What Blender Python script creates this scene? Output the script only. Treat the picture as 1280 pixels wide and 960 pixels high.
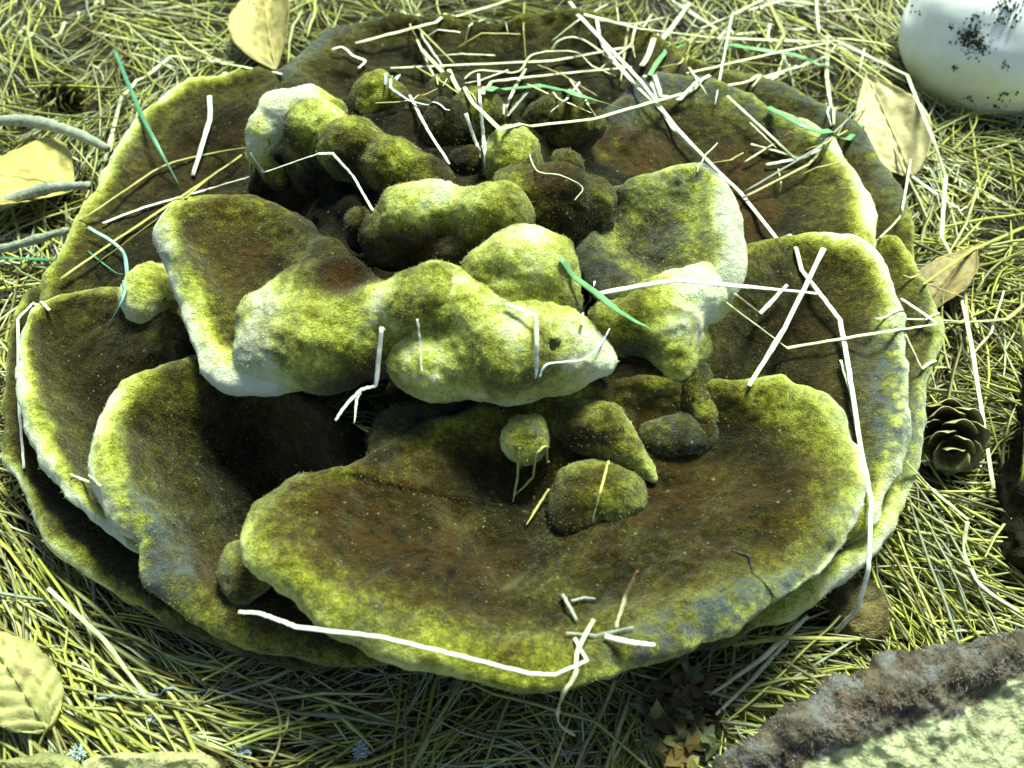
import bpy, math
import numpy as np
from mathutils import Vector, Matrix

# ------------------------------------------------------------------ reset
for o in list(bpy.data.objects):
    bpy.data.objects.remove(o, do_unlink=True)
scene = bpy.context.scene
COL = scene.collection
CM = 0.01                       # everything is written in centimetres
rng = np.random.default_rng(11)

# ------------------------------------------------------------------ camera
PITCH = math.radians(52.0)
FL = 33.0
TARGET = np.array([0.0, 0.0, 5.0])
DIST = 41.0
c_dir = np.array([0.0, math.cos(PITCH), -math.sin(PITCH)])
c_up = np.array([0.0, math.sin(PITCH), math.cos(PITCH)])
c_pos = TARGET - DIST * c_dir
F_PX = 1280 * FL / 36.0
cam_d = bpy.data.cameras.new('camera')
cam_d.lens = FL
cam_d.sensor_width = 36.0
cam_d.clip_start = 0.01
cam_d.clip_end = 100.0
cam_d.dof.use_dof = True
cam_d.dof.focus_distance = 0.415
cam_d.dof.aperture_fstop = 11.0
cam = bpy.data.objects.new('camera', cam_d)
COL.objects.link(cam)
cam.location = Vector(c_pos * CM)
cam.rotation_euler = (math.pi / 2 - PITCH, 0, 0)
scene.camera = cam

# ------------------------------------------------------------------ light
SUN_EL = math.radians(58.0)
SUN_AZ = math.radians(22.0)      # clockwise from +y (away from the camera) towards +x
world = bpy.data.worlds.new('World')
scene.world = world
world.use_nodes = True
wn = world.node_tree
bg = wn.nodes['Background']
sky = wn.nodes.new('ShaderNodeTexSky')
sky.sky_type = 'NISHITA'
sky.sun_disc = False
sky.sun_elevation = SUN_EL
sky.sun_rotation = SUN_AZ
wn.links.new(sky.outputs[0], bg.inputs[0])
bg.inputs[1].default_value = 0.07
sun_d = bpy.data.lights.new('sun', 'SUN')
sun_d.energy = 4.8
sun_d.angle = math.radians(17.0)
sun_d.color = (0.88, 1.0, 0.80)
sun = bpy.data.objects.new('sun', sun_d)
COL.objects.link(sun)
sv = Vector((math.sin(SUN_AZ) * math.cos(SUN_EL), math.cos(SUN_AZ) * math.cos(SUN_EL), math.sin(SUN_EL)))
sun.rotation_euler = sv.to_track_quat('Z', 'Y').to_euler()
sun.location = sv * 2
scene.view_settings.view_transform = 'Standard'
scene.view_settings.look = 'None'
scene.view_settings.exposure = 1.1
scene.view_settings.gamma = 1.0
scene.view_settings.use_curve_mapping = False
scene.render.engine = 'CYCLES'

# ------------------------------------------------------------------ helpers
def ray(px, py):
    px = np.asarray(px, float); py = np.asarray(py, float)
    return (c_dir + ((px - 640) / F_PX)[..., None] * np.array([1.0, 0, 0])
            + ((480 - py) / F_PX)[..., None] * c_up)

def at(px, py, z):
    """point of the photograph (1280 x 960) at height z cm"""
    r = ray(px, py)
    t = (np.asarray(z, float) - c_pos[2]) / r[..., 2]
    return c_pos + r * t[..., None]

def cmpp(px, py, z):
    """centimetres covered by one photograph pixel there"""
    p = at(px, py, z)
    return float(np.dot(p - c_pos, c_dir)) / F_PX

def _hash(ix, iy, iz, seed):
    h = (ix.astype(np.uint32) * np.uint32(374761393) + iy.astype(np.uint32) * np.uint32(668265263)
         + iz.astype(np.uint32) * np.uint32(2147483647) + np.uint32((seed * 974711 + 13) & 0xffffffff))
    h = (h ^ (h >> np.uint32(13))) * np.uint32(1274126177)
    h = (h ^ (h >> np.uint32(15))) * np.uint32(2246822519)
    h = h ^ (h >> np.uint32(16))
    return h.astype(np.float32) / np.float32(4294967295.0)

def vnoise(p, seed=0):
    p = p.astype(np.float32)
    i = np.floor(p).astype(np.int64)
    f = p - i
    f = f * f * f * (f * (f * 6 - 15) + 10)
    x, y, z = i[:, 0], i[:, 1], i[:, 2]
    res = 0
    for dx in (0, 1):
        wx = f[:, 0] if dx else 1 - f[:, 0]
        for dy in (0, 1):
            wy = f[:, 1] if dy else 1 - f[:, 1]
            for dz in (0, 1):
                wz = f[:, 2] if dz else 1 - f[:, 2]
                res = res + wx * wy * wz * _hash(x + dx, y + dy, z + dz, seed)
    return res * 2 - 1

def fbm(p, freq, octv=3, seed=0, gain=0.5):
    r = 0; a = 1.0
    for k in range(octv):
        r = r + a * vnoise(p * freq + 17.3 * k, seed + k)
        a *= gain; freq *= 2.03
    return r

def sstep(a, b, x):
    t = np.clip((x - a) / (b - a), 0, 1)
    return t * t * (3 - 2 * t)

def link(o, parent=None):
    COL.objects.link(o)
    if parent is not None:
        o.parent = parent
    return o

def mesh_np(name, V, Q, mat, parent=None, tint=None, smooth=True):
    """V (n,3) in cm, Q (m,k) faces of one size"""
    me = bpy.data.meshes.new(name)
    V = np.asarray(V, np.float32) * CM
    Q = np.asarray(Q, np.int32)
    k = Q.shape[1]
    me.vertices.add(len(V)); me.vertices.foreach_set('co', V.ravel())
    me.loops.add(Q.size); me.loops.foreach_set('vertex_index', Q.ravel())
    me.polygons.add(len(Q))
    me.polygons.foreach_set('loop_start', np.arange(0, Q.size, k, dtype=np.int32))
    me.polygons.foreach_set('loop_total', np.full(len(Q), k, np.int32))
    me.update(calc_edges=True)
    me.polygons.foreach_set('use_smooth', np.full(len(Q), smooth, bool))
    if tint is not None:
        at_ = me.attributes.new('tint', 'FLOAT_COLOR', 'POINT')
        t = np.ones((len(V), 4), np.float32); t[:, :3] = tint
        at_.data.foreach_set('color', t.ravel())
    me.materials.append(mat)
    o = bpy.data.objects.new(name, me)
    return link(o, parent)

def normals(V, Q):
    n = np.cross(V[Q[:, 2]] - V[Q[:, 0]], V[Q[:, 3]] - V[Q[:, 1]])
    N = np.zeros_like(V)
    for k in range(4):
        for a in range(3):
            N[:, a] += np.bincount(Q[:, k], n[:, a], len(V))
    return N / (np.linalg.norm(N, axis=1, keepdims=True) + 1e-9)

def tag(o, label=None, cat=None, group=None, kind=None):
    if label: o['label'] = label
    if cat: o['category'] = cat
    if group: o['group'] = group
    if kind: o['kind'] = kind
    return o

def thing(name, loc, label, cat, group=None):
    o = bpy.data.objects.new(name, None)
    o.empty_display_size = 0.01
    link(o)
    return tag(o, label, cat, group)

# ------------------------------------------------------------------ materials
def new_mat(name):
    m = bpy.data.materials.new(name); m.use_nodes = True
    nt = m.node_tree
    return m, nt, nt.nodes['Principled BSDF']

class NB:
    def __init__(s, nt):
        s.nt = nt
        s.co = nt.nodes.new('ShaderNodeTexCoord').outputs['Object']
    def noise(s, scale, detail=4, rough=0.6, co=None):
        n = s.nt.nodes.new('ShaderNodeTexNoise')
        n.inputs['Scale'].default_value = scale; n.inputs['Detail'].default_value = detail
        n.inputs['Roughness'].default_value = rough
        s.nt.links.new(co or s.co, n.inputs['Vector'])
        return n.outputs['Fac']
    def ramp(s, fac, stops, interp='LINEAR'):
        n = s.nt.nodes.new('ShaderNodeValToRGB'); cr = n.color_ramp; cr.interpolation = interp
        while len(cr.elements) < len(stops): cr.elements.new(0.5)
        for e, (p, c) in zip(cr.elements, stops):
            e.position = p; e.color = (*c, 1)
        s.nt.links.new(fac, n.inputs[0]); return n.outputs[0]
    def math(s, op, a, b=None, c=None):
        n = s.nt.nodes.new('ShaderNodeMath'); n.operation = op
        for i, v in enumerate((a, b, c)):
            if v is None: continue
            if isinstance(v, (int, float)): n.inputs[i].default_value = v
            else: s.nt.links.new(v, n.inputs[i])
        return n.outputs[0]
    def mix(s, fac, a, b, blend='MIX'):
        n = s.nt.nodes.new('ShaderNodeMix'); n.data_type = 'RGBA'; n.blend_type = blend
        for i, v in ((0, fac), (6, a), (7, b)):
            if isinstance(v, (int, float)): n.inputs[i].default_value = v
            elif isinstance(v, tuple): n.inputs[i].default_value = (*v, 1)
            else: s.nt.links.new(v, n.inputs[i])
        return n.outputs[2]
    def attr(s, name='tint'):
        n = s.nt.nodes.new('ShaderNodeAttribute'); n.attribute_name = name
        sp = s.nt.nodes.new('ShaderNodeSeparateColor')
        s.nt.links.new(n.outputs['Color'], sp.inputs[0])
        return n.outputs['Color'], sp.outputs
    def bump(s, h, strength, dist, normal=None):
        n = s.nt.nodes.new('ShaderNodeBump')
        n.inputs['Strength'].default_value = strength; n.inputs['Distance'].default_value = dist
        s.nt.links.new(h, n.inputs['Height'])
        if normal is not None: s.nt.links.new(normal, n.inputs['Normal'])
        return n.outputs[0]
    def sub(s, fac, lo, hi):
        n = s.nt.nodes.new('ShaderNodeMapRange'); s.nt.links.new(fac, n.inputs[0])
        n.inputs[1].default_value = lo; n.inputs[2].default_value = hi
        return n.outputs[0]

def mat_fungus():
    m, nt, b = new_mat('fungus_velvet'); B = NB(nt)
    _, t = B.attr()
    big = B.noise(90, 4, 0.6); mid = B.noise(330, 4, 0.65); fine = B.noise(1500, 3, 0.7)
    # pale margin amount, broken up at several scales
    r = B.math('ADD', t[0], B.math('MULTIPLY', B.math('SUBTRACT', big, 0.5), 0.42))
    r = B.math('ADD', r, B.math('MULTIPLY', B.math('SUBTRACT', mid, 0.5), 0.55))
    r = B.math('ADD', r, B.math('MULTIPLY', B.math('SUBTRACT', fine, 0.5), 0.62))
    col = B.ramp(r, [(0.0, (0.004, 0.0035, 0.0007)), (0.20, (0.020, 0.0155, 0.002)), (0.38, (0.070, 0.058, 0.004)),
                     (0.57, (0.25, 0.262, 0.016)), (0.78, (0.66, 0.71, 0.12)), (0.97, (0.87, 0.90, 0.62))])
    rustf = B.math('MULTIPLY', t[1], B.sub(B.noise(140, 4, 0.7), 0.38, 0.62))
    col = B.mix(rustf, col, (0.060, 0.029, 0.003))
    greyf = B.math('MULTIPLY', t[2], B.sub(B.noise(170, 4, 0.65), 0.36, 0.60))
    col = B.mix(greyf, col, (0.085, 0.105, 0.105))
    # crumbs and pale specks of dust
    speck = B.sub(B.noise(520, 2, 0.5), 0.70, 0.73)
    col = B.mix(B.math('MULTIPLY', speck, 0.45), col, (0.42, 0.40, 0.20))
    nt.links.new(col, b.inputs['Base Color'])
    b.inputs['Roughness'].default_value = 0.95
    b.inputs['Specular IOR Level'].default_value = 0.12
    nt.links.new(B.math('MULTIPLY_ADD', t[0], 0.60, 0.02), b.inputs['Sheen Weight'])
    b.inputs['Sheen Roughness'].default_value = 0.38
    b.inputs['Sheen Tint'].default_value = (0.92, 1.0, 0.70, 1)
    h = B.math('ADD', B.math('MULTIPLY', mid, 1.0), B.math('MULTIPLY', fine, 0.6))
    h = B.math('ADD', h, B.math('MULTIPLY', big, 0.8))
    nt.links.new(B.bump(h, 0.9, 0.0026), b.inputs['Normal'])
    return m

def mat_attr(name, rough=0.55, spec=0.4, nscale=300, namt=0.35, bump=0.25, bd=0.0006, trans=0.0, sheen=0.0):
    """the object's own colour comes in the tint attribute; grain and wear are noise"""
    m, nt, b = new_mat(name); B = NB(nt)
    c, _ = B.attr()
    n = B.noise(nscale, 4, 0.65)
    v = B.ramp(n, [(0.25, (1 - namt,) * 3), (0.75, (1 + namt * 0.5,) * 3)])
    col = B.mix(1.0, c, v, 'MULTIPLY')
    nt.links.new(col, b.inputs['Base Color'])
    b.inputs['Roughness'].default_value = rough
    b.inputs['Specular IOR Level'].default_value = spec
    b.inputs['Sheen Weight'].default_value = sheen
    nt.links.new(B.bump(B.noise(nscale * 2.2, 3, 0.6), bump, bd), b.inputs['Normal'])
    if trans > 0:
        tr = nt.nodes.new('ShaderNodeBsdfTranslucent'); nt.links.new(col, tr.inputs[0])
        ms = nt.nodes.new('ShaderNodeMixShader'); ms.inputs[0].default_value = trans
        out = nt.nodes['Material Output']
        nt.links.new(b.outputs[0], ms.inputs[1]); nt.links.new(tr.outputs[0], ms.inputs[2])
        nt.links.new(ms.outputs[0], out.inputs[0])
    return m

def mat_needle_single():
    m, nt, b = new_mat('pine_needle_single'); B = NB(nt)
    oi = nt.nodes.new('ShaderNodeObjectInfo')
    col = B.ramp(oi.outputs['Random'], NEEDLE_STOPS)
    n = B.noise(260, 3, 0.6)
    col = B.mix(1.0, col, B.ramp(n, [(0.25, (0.6,) * 3), (0.75, (1.15,) * 3)]), 'MULTIPLY')
    nt.links.new(col, b.inputs['Base Color'])
    b.inputs['Roughness'].default_value = 0.5; b.inputs['Specular IOR Level'].default_value = 0.4
    return m

NEEDLE_PAL = np.array([(0.48, 0.52, 0.09), (0.40, 0.43, 0.07), (0.32, 0.32, 0.06), (0.60, 0.63, 0.20), (0.24, 0.25, 0.05),
                       (0.30, 0.34, 0.24), (0.20, 0.16, 0.045), (0.45, 0.47, 0.18), (0.15, 0.12, 0.035)])
NEEDLE_STOPS = [(i / 8, tuple(NEEDLE_PAL[i])) for i in range(9)]

M_FUNGUS = mat_fungus()
M_NEEDLE = mat_attr('pine_needle_litter', 0.5, 0.4, 260, 0.4, 0.1, 0.0003)
M_NEEDLE1 = mat_needle_single()
M_STRAW = mat_attr('dry_straw', 0.5, 0.4, 420, 0.28, 0.3, 0.0004, trans=0.12)
M_GRASS = mat_attr('green_blade', 0.42, 0.5, 300, 0.3, 0.2, 0.0004, trans=0.25)
M_TWIG = mat_attr('grey_twig', 0.85, 0.2, 500, 0.5, 0.8, 0.0012)
M_LEAF = mat_attr('dry_leaf', 0.6, 0.3, 160, 0.4, 0.5, 0.0008, trans=0.12)
M_SCALE = mat_attr('cone_scale', 0.6, 0.3, 350, 0.45, 0.4, 0.0006)
M_PUFF = mat_attr('mushroom_skin', 0.85, 0.12, 120, 0.08, 0.15, 0.0006)
M_SOILBIT = mat_attr('soil_crumb', 0.95, 0.1, 600, 0.5, 0.8, 0.001)
M_WOOD = mat_attr('crumbly_wood', 0.9, 0.15, 420, 0.4, 0.9, 0.0022)
M_FUZZ = mat_attr('fungus_fuzz', 0.9, 0.1, 200, 0.2, 0.0, 0.0003)

def mat_soil():
    m, nt, b = new_mat('forest_soil'); B = NB(nt)
    n = B.noise(140, 6, 0.7)
    col = B.ramp(n, [(0.3, (0.010, 0.008, 0.004)), (0.7, (0.055, 0.042, 0.018))])
    nt.links.new(col, b.inputs['Base Color']); b.inputs['Roughness'].default_value = 0.95
    nt.links.new(B.bump(B.noise(380, 5, 0.7), 0.9, 0.004), b.inputs['Normal'])
    return m

# ------------------------------------------------------------------ ground
gx = np.linspace(-140, 140, 141); gy = np.linspace(-120, 180, 151)
X, Y = np.meshgrid(gx, gy, indexing='ij')
GV = np.stack([X.ravel(), Y.ravel(), np.zeros(X.size)], 1)
def ground_z(p):
    q = np.array(p, float).reshape(-1, 3).copy(); q[:, 2] = 0
    return 0.25 * fbm(q, 0.08, 3, 5)
GV[:, 2] = ground_z(GV)
idx = np.arange(X.size).reshape(X.shape)
GQ = np.stack([idx[:-1, :-1], idx[1:, :-1], idx[1:, 1:], idx[:-1, 1:]], -1).reshape(-1, 4)
tag(mesh_np('ground', GV, GQ, mat_soil()), kind='structure')

# ------------------------------------------------------------------ fungus
fungus = thing('bracket_fungus', (0, 0, 0),
               'large tiered brown bracket fungus with pale yellow margins lying on needle litter', 'fungus')

def crom(P, n, closed=True):
    """Catmull-Rom through rows of P"""
    P = np.asarray(P, float); m = len(P)
    if closed:
        t = np.linspace(0, m, n, endpoint=False); i = np.floor(t).astype(int); f = (t - i)[:, None]
        g = lambda k: P[(i + k) % m]
    else:
        t = np.linspace(0, m - 1, n); i = np.minimum(np.floor(t).astype(int), m - 2); f = (t - i)[:, None]
        g = lambda k: P[np.clip(i + k, 0, m - 1)]
    p0, p1, p2, p3 = g(-1), g(0), g(1), g(2)
    return 0.5 * (2 * p1 + (p2 - p0) * f + (2 * p0 - 5 * p1 + 4 * p2 - p3) * f ** 2 + (3 * p1 - p0 - 3 * p2 + p3) * f ** 3)

def plate(name, out, cen, th=0.55, rw=0.8, band=1.6, lip=0.25, q=1.3, zb=0.6, nu=440, seed=1, amp=(0.28, 0.10, 0.035),
          base=0.16, rust=0.0, grey=0.0, mat=None, tintfn=None, parent=fungus, olive=0.35, under=0.3):
    """a bracket: out = [(px, py, z, pale, grey)], its margin; cen = (px, py, z) lowest point of the hollow"""
    O = np.array([list(at(a[0], a[1], a[2])) + [a[3] if len(a) > 3 else 0.8, a[4] if len(a) > 4 else 0.0] for a in out])
    R = crom(O, nu); pale = np.clip(R[:, 3], 0, 1.2); gr = np.clip(R[:, 4], 0, 1); R = R[:, :3]
    c = at(*cen)
    d = R - c; L = np.hypot(d[:, 0], d[:, 1]); dh = d[:, :2] / L[:, None]
    rows = []; info = []
    nt_, nc, nb = 84, 14, 10
    for k in range(nt_):                                   # upper face, from the hollow to the margin
        g = k / (nt_ - 1)
        s = np.maximum(L - rw, L * 0.4) * g
        e = L - s
        z = c[2] + (R[:, 2] + th - c[2]) * (s / np.maximum(L - rw, L * 0.4)) ** q + lip * np.exp(-((e - rw * 1.1) / (rw * 0.9)) ** 2)
        rows.append(np.stack([c[0] + dh[:, 0] * s, c[1] + dh[:, 1] * s, z], 1)); info.append(e)
    z_end = rows[-1][:, 2]
    for k in range(1, nc + 1):                             # rounded margin
        a = math.pi * k / nc
        s = np.maximum(L - rw, L * 0.4) + np.minimum(rw, L * 0.6) * math.sin(a) ** 0.9
        zt = z_end; zbm = R[:, 2] - th
        z = (zt + zbm) / 2 + (zt - zbm) / 2 * math.cos(a)
        rows.append(np.stack([c[0] + dh[:, 0] * s, c[1] + dh[:, 1] * s, z], 1)); info.append(np.full(nu, rw * max(math.cos(a), -0.05)))
    for k in range(1, nb + 1):                             # pore side
        f = k / nb
        s = np.maximum(L - rw, L * 0.4) * (1 - 0.75 * f)
        z = (R[:, 2] - th) * (1 - f) + zb * f + 0.3 * math.sin(math.pi * f)
        rows.append(np.stack([c[0] + dh[:, 0] * s, c[1] + dh[:, 1] * s, z], 1)); info.append(np.full(nu, -1.0))
    A = np.stack(rows)
    for _ in range(10):
        A[nt_ - 9:nt_ + 5] = 0.25 * A[nt_ - 10:nt_ + 4] + 0.5 * A[nt_ - 9:nt_ + 5] + 0.25 * A[nt_ - 8:nt_ + 6]
    V = A.reshape(-1, 3); E = np.concatenate(info); nr = len(rows)
    ii = np.arange(nr * nu).reshape(nr, nu)
    Q = np.stack([ii[:-1], np.roll(ii[:-1], -1, 1), np.roll(ii[1:], -1, 1), ii[1:]], -1).reshape(-1, 4)[:, ::-1]
    N = normals(V, Q)
    flip = np.sign(N[nu * 10: nu * 40, 2].sum())
    if flip < 0: Q = Q[:, ::-1]; N = -N
    ctr = sstep(0.0, 0.25, np.tile(L, nr) * 0 + np.repeat(np.arange(nr) / nt_, nu))
    disp = amp[0] * fbm(V, 0.30, 2, seed) + amp[1] * fbm(V, 0.95, 2, seed + 7) + amp[2] * fbm(V, 2.6, 2, seed + 13, 0.6)
    V = V + N * (disp * (0.25 + 0.75 * ctr))[:, None]
    P = np.tile(pale, nr); G = np.tile(gr, nr)
    w = fbm(V, 0.5, 3, seed + 3)
    edge = 1 - sstep(0.15, 1.0, (E + w * 0.45) / band)
    edge = np.where(E < -0.5, under, edge)
    inner = 1 - sstep(1.0, 2.6, (E + w * 0.8) / band)
    r = base + 0.10 * w + (P - base) * edge + olive * 0.5 * np.where(E < -0.5, 0, inner * (1 - edge))
    r = r + 0.22 * sstep(0.62, 0.95, P) * np.exp(-(np.maximum(E, 0) / 0.75) ** 2) * (E > -0.5)
    rs = rust * (1 - edge) * sstep(-0.2, 0.7, fbm(V, 0.33, 2, seed + 21)) * 1.3
    gy_ = np.clip(grey + G * np.exp(-((E - band * 0.5) / (band * 0.55)) ** 2) * 1.4, 0, 1)
    T = np.stack([r, rs, gy_], 1)
    if tintfn: T = tintfn(V, T, E)
    return mesh_np(name, V, Q, mat or M_FUNGUS, parent, T)

# --- implicit knobs ---------------------------------------------------------
def surface_nets(Fv, org, h):
    nx, ny, nz = Fv.shape
    neg = Fv < 0
    corner = [(a, b, c) for a in (0, 1) for b in (0, 1) for c in (0, 1)]
    cnt = sum(neg[a:nx - 1 + a, b:ny - 1 + b, c:nz - 1 + c].astype(np.int8) for a, b, c in corner)
    act = (cnt > 0) & (cnt < 8)
    I = np.argwhere(act)
    cv = {cc: Fv[I[:, 0] + cc[0], I[:, 1] + cc[1], I[:, 2] + cc[2]] for cc in corner}
    acc = np.zeros((len(I), 3)); num = np.zeros(len(I))
    for a in corner:
        for ax in range(3):
            if a[ax] == 1: continue
            b = list(a); b[ax] = 1; b = tuple(b)
            va, vb = cv[a], cv[b]
            cr = (va < 0) != (vb < 0)
            t = np.where(cr, va / np.where(cr, va - vb, 1), 0)
            p = np.tile(np.array(a, float), (len(I), 1)); p[:, ax] += t
            acc += p * cr[:, None]; num += cr
    V = (I + acc / num[:, None]) * h + org
    idm = np.full((nx, ny, nz), -1, np.int32); idm[I[:, 0], I[:, 1], I[:, 2]] = np.arange(len(I))
    faces = []
    for ax in range(3):
        sl0 = [slice(1, -1)] * 3; sl0[ax] = slice(0, -1)
        sl1 = [slice(1, -1)] * 3; sl1[ax] = slice(1, None)
        n0, n1 = neg[tuple(sl0)], neg[tuple(sl1)]
        J = np.argwhere(n0 != n1)
        s = n0[J[:, 0], J[:, 1], J[:, 2]]
        off = np.ones(3, int); off[ax] = 0
        J = J + off
        u, v = (ax + 1) % 3, (ax + 2) % 3
        q = []
        for du, dv in ((0, 0), (1, 0), (1, 1), (0, 1)):
            K = J.copy(); K[:, u] -= du; K[:, v] -= dv
            q.append(idm[K[:, 0], K[:, 1], K[:, 2]])
        q = np.stack(q, 1)
        q[~s] = q[~s][:, ::-1]
        faces.append(q)
    Q = np.concatenate(faces); Q = Q[(Q >= 0).all(1)]
    return V, Q

def knobs(name, prims, k=0.35, h=0.12, seed=1, amp=(0.15, 0.07), color=None, parent=fungus, mat=None, splats=(), rust=0.2, dark_low=0.0, holes=()):
    """prims: ('c', [(px,py,z,rpx,pale)...]) a swelling ridge, or ('e', px,py,z, rx,ry,rz px, rotz, pale) an ellipsoid"""
    segs = []
    for p in prims:
        if p[0] == 'c':
            pts = [(at(a[0], a[1], a[2]), a[3] * cmpp(a[0], a[1], a[2]), a[4]) for a in p[1]]
            if len(pts) == 1: pts = pts * 2
            for a, b in zip(pts[:-1], pts[1:]): segs.append(('c', a, b))
        else:
            s = cmpp(p[1], p[2], p[3])
            segs.append(('e', at(p[1], p[2], p[3]), np.array(p[4:7]) * s, math.radians(p[7]), p[8]))
    lo = np.full(3, 1e9); hi = -lo
    for s in segs:
        if s[0] == 'c':
            for e in s[1:]:
                lo = np.minimum(lo, e[0] - e[1]); hi = np.maximum(hi, e[0] + e[1])
        else:
            r = max(s[2]); lo = np.minimum(lo, s[1] - r); hi = np.maximum(hi, s[1] + r)
    lo -= 0.6; hi += 0.6
    n = np.ceil((hi - lo) / h).astype(int) + 1
    ax = [lo[i] + h * np.arange(n[i]) for i in range(3)]
    G = np.stack(np.meshgrid(*ax, indexing='ij'), -1).reshape(-1, 3).astype(np.float32)
    def prim(P, s):
        if s[0] == 'c':
            (a, ra, pa), (b, rb, pb) = s[1], s[2]
            ab = b - a; t = np.clip(((P - a) @ ab) / (ab @ ab + 1e-9), 0, 1)
            return np.linalg.norm(P - a - t[:, None] * ab, axis=1) - (ra + (rb - ra) * t), pa + (pb - pa) * t
        c, s_ = math.cos(s[3]), math.sin(s[3])
        q = P - s[1]
        q = np.stack([c * q[:, 0] + s_ * q[:, 1], -s_ * q[:, 0] + c * q[:, 1], q[:, 2]], 1)
        k0 = np.linalg.norm(q / s[2], axis=1); k1 = np.linalg.norm(q / s[2] ** 2, axis=1) + 1e-6
        return k0 * (k0 - 1) / k1, np.full(len(P), s[4])
    d = None
    for s in segs:
        e = prim(G, s)[0]
        if d is None: d = e
        else:
            hh = np.clip(0.5 + 0.5 * (e - d) / k, 0, 1)
            d = e + (d - e) * hh - k * hh * (1 - hh)
    m = np.abs(d) < 0.9
    d[m] += amp[0] * fbm(G[m], 0.55, 2, seed) + amp[1] * fbm(G[m], 1.7, 2, seed + 4)
    for (px, py, z, rp) in holes:
        hc = at(px, py, z); hr = rp * cmpp(px, py, z)
        d = np.maximum(d, hr - np.linalg.norm((G - hc) * np.array([0.8, 1, 1]), axis=1))
    V, Q = surface_nets(d.reshape(n), lo, h)
    N = normals(V, Q)
    cen = V.mean(0)
    if ((V - cen) * N).sum() < 0: Q = Q[:, ::-1]; N = -N
    # even out the grid, then a fine grain
    V = V + N * (0.035 * fbm(V, 3.2, 3, seed + 9, 0.6))[:, None]
    W = 0; Pp = 0
    for s in segs:
        e, pl = prim(V, s); w = np.exp(-np.clip(e, -0.5, 8) * 4.0); W = W + w; Pp = Pp + w * pl
    r = Pp / (W + 1e-9) + 0.13 * fbm(V, 0.8, 3, seed + 2) + 0.16 * fbm(V, 0.38, 2, seed + 60)
    if dark_low:                      # the older flesh low on the stem is browner than the growing tops
        pass
    gy_ = np.zeros(len(V)); rs = rust * sstep(0.0, 0.7, fbm(V, 0.6, 2, seed + 30)) * 1.5
    for (px, py, z, rp, dp, dr, dg) in splats:
        sc = at(px, py, z); sr = rp * cmpp(px, py, z)
        wv = np.exp(-((V - sc) ** 2).sum(1) / sr ** 2 * (1 + 0.5 * fbm(V, 1.5, 2, seed + 40)))
        r = r + wv * dp; rs = rs + wv * dr; gy_ = gy_ + wv * dg
    T = np.stack([np.clip(r, 0, 1.2), np.clip(rs, 0, 1), np.clip(gy_, 0, 1)], 1)
    if color is not None: T = np.clip(np.array(color)[None] * (1 + 0.6 * fbm(V, 1.6, 3, seed + 50))[:, None], 0.002, 1)
    return mesh_np(name, V, Q, mat or M_FUNGUS, parent, T)

# lowest tier
plate('lobe', [(22,395,3.0,.7),(6,465,2.9,.75),(4,530,2.8,.75),(16,592,2.7,.85),(45,652,2.6,.85),(90,706,2.5,.8),(142,750,2.4,.7),
               (205,786,2.3,.5),(265,810,2.2,.4),(335,832,2.1,.3),(420,838,2.0,.2),(520,800,2.0,.1),(450,620,2.4,.1),(260,420,2.8,.2),(70,366,3.0,.5)],
      (250,620,2.0), th=.5, rw=.65, band=1.0, zb=.3, seed=3, base=.06, q=1.5, lip=.35)
plate('lobe', [(760,44,3.4,.5),(830,60,3.3,.55),(885,86,3.2,.55),(950,106,3.2,.6,.3),(1012,130,3.2,.6,.9),(1062,162,3.2,.6,.9),(1102,206,3.2,.6,.6),(1128,256,3.2,.6,.5),
               (1142,305,3.2,.65),(1140,360,3.0,.5),(1050,400,2.8,.2),(850,300,3,.1),(720,160,3.2,.1)],
      (900,230,2.4), th=.5, rw=.7, band=1.2, zb=.3, seed=5, base=.16, rust=.3)
plate('lobe', [(1096,300,4.4,.7),(1134,320,4.3,.75),(1160,356,4.2,.8,.3),(1173,402,4.0,.8,.4),(1170,445,3.9,.75,.3),(1160,490,3.8,.8,.5),(1156,532,3.7,.8,.7),(1145,590,3.7,.8,.5),
               (1122,645,3.7,.8),(1096,688,3.7,.85),(1050,732,3.6,.85),(1000,766,3.5,.75),(940,787,3.4,.6),(870,805,3.2,.3),(700,760,2.8,.1),(750,500,3,.1),(950,340,3.8,.3)],
      (930,560,3.0), th=.5, rw=.65, band=1.3, zb=.3, seed=7, base=.2, rust=.5, lip=.3)
# back tiers
plate('lobe', [(350,102,4.4,.25,.7),(368,82,4.6,.3,.9),(400,54,4.6,.35,.9),(440,42,4.6,.35,.2),(500,34,4.6,.35),(560,30,4.6,.4),(620,38,4.5,.35),(662,28,4.6,.5),(725,24,4.6,.5),(780,38,4.4,.5),(838,60,4.2,.45),
               (858,100,4.2,.3),(760,190,4.6,.15),(600,230,5,.1),(440,200,4.6,.1),(372,130,4.5,.15)],
      (600,125,3.7), th=.55, rw=.8, band=1.2, zb=.3, seed=9, base=.17, rust=.25, lip=.45, amp=(.36,.16,.04))
plate('lobe', [(278,98,4.4,.85),(232,112,4.3,.9),(192,138,4.2,1.0),(160,172,4.1,1.0,.2),(136,206,4.1,.9,.3),(116,248,4.0,.8),(96,286,4.0,.8),(76,330,3.9,.75),(56,378,3.8,.6),
               (70,430,3.6,.3),(220,450,3.6,.1),(420,320,4,.1),(450,180,4.2,.1),(345,98,4.4,.35),(312,94,4.4,.6)],
      (290,230,3.3), th=.5, rw=.75, band=1.5, zb=.3, seed=11, base=.14, rust=.35, lip=.3)
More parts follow.
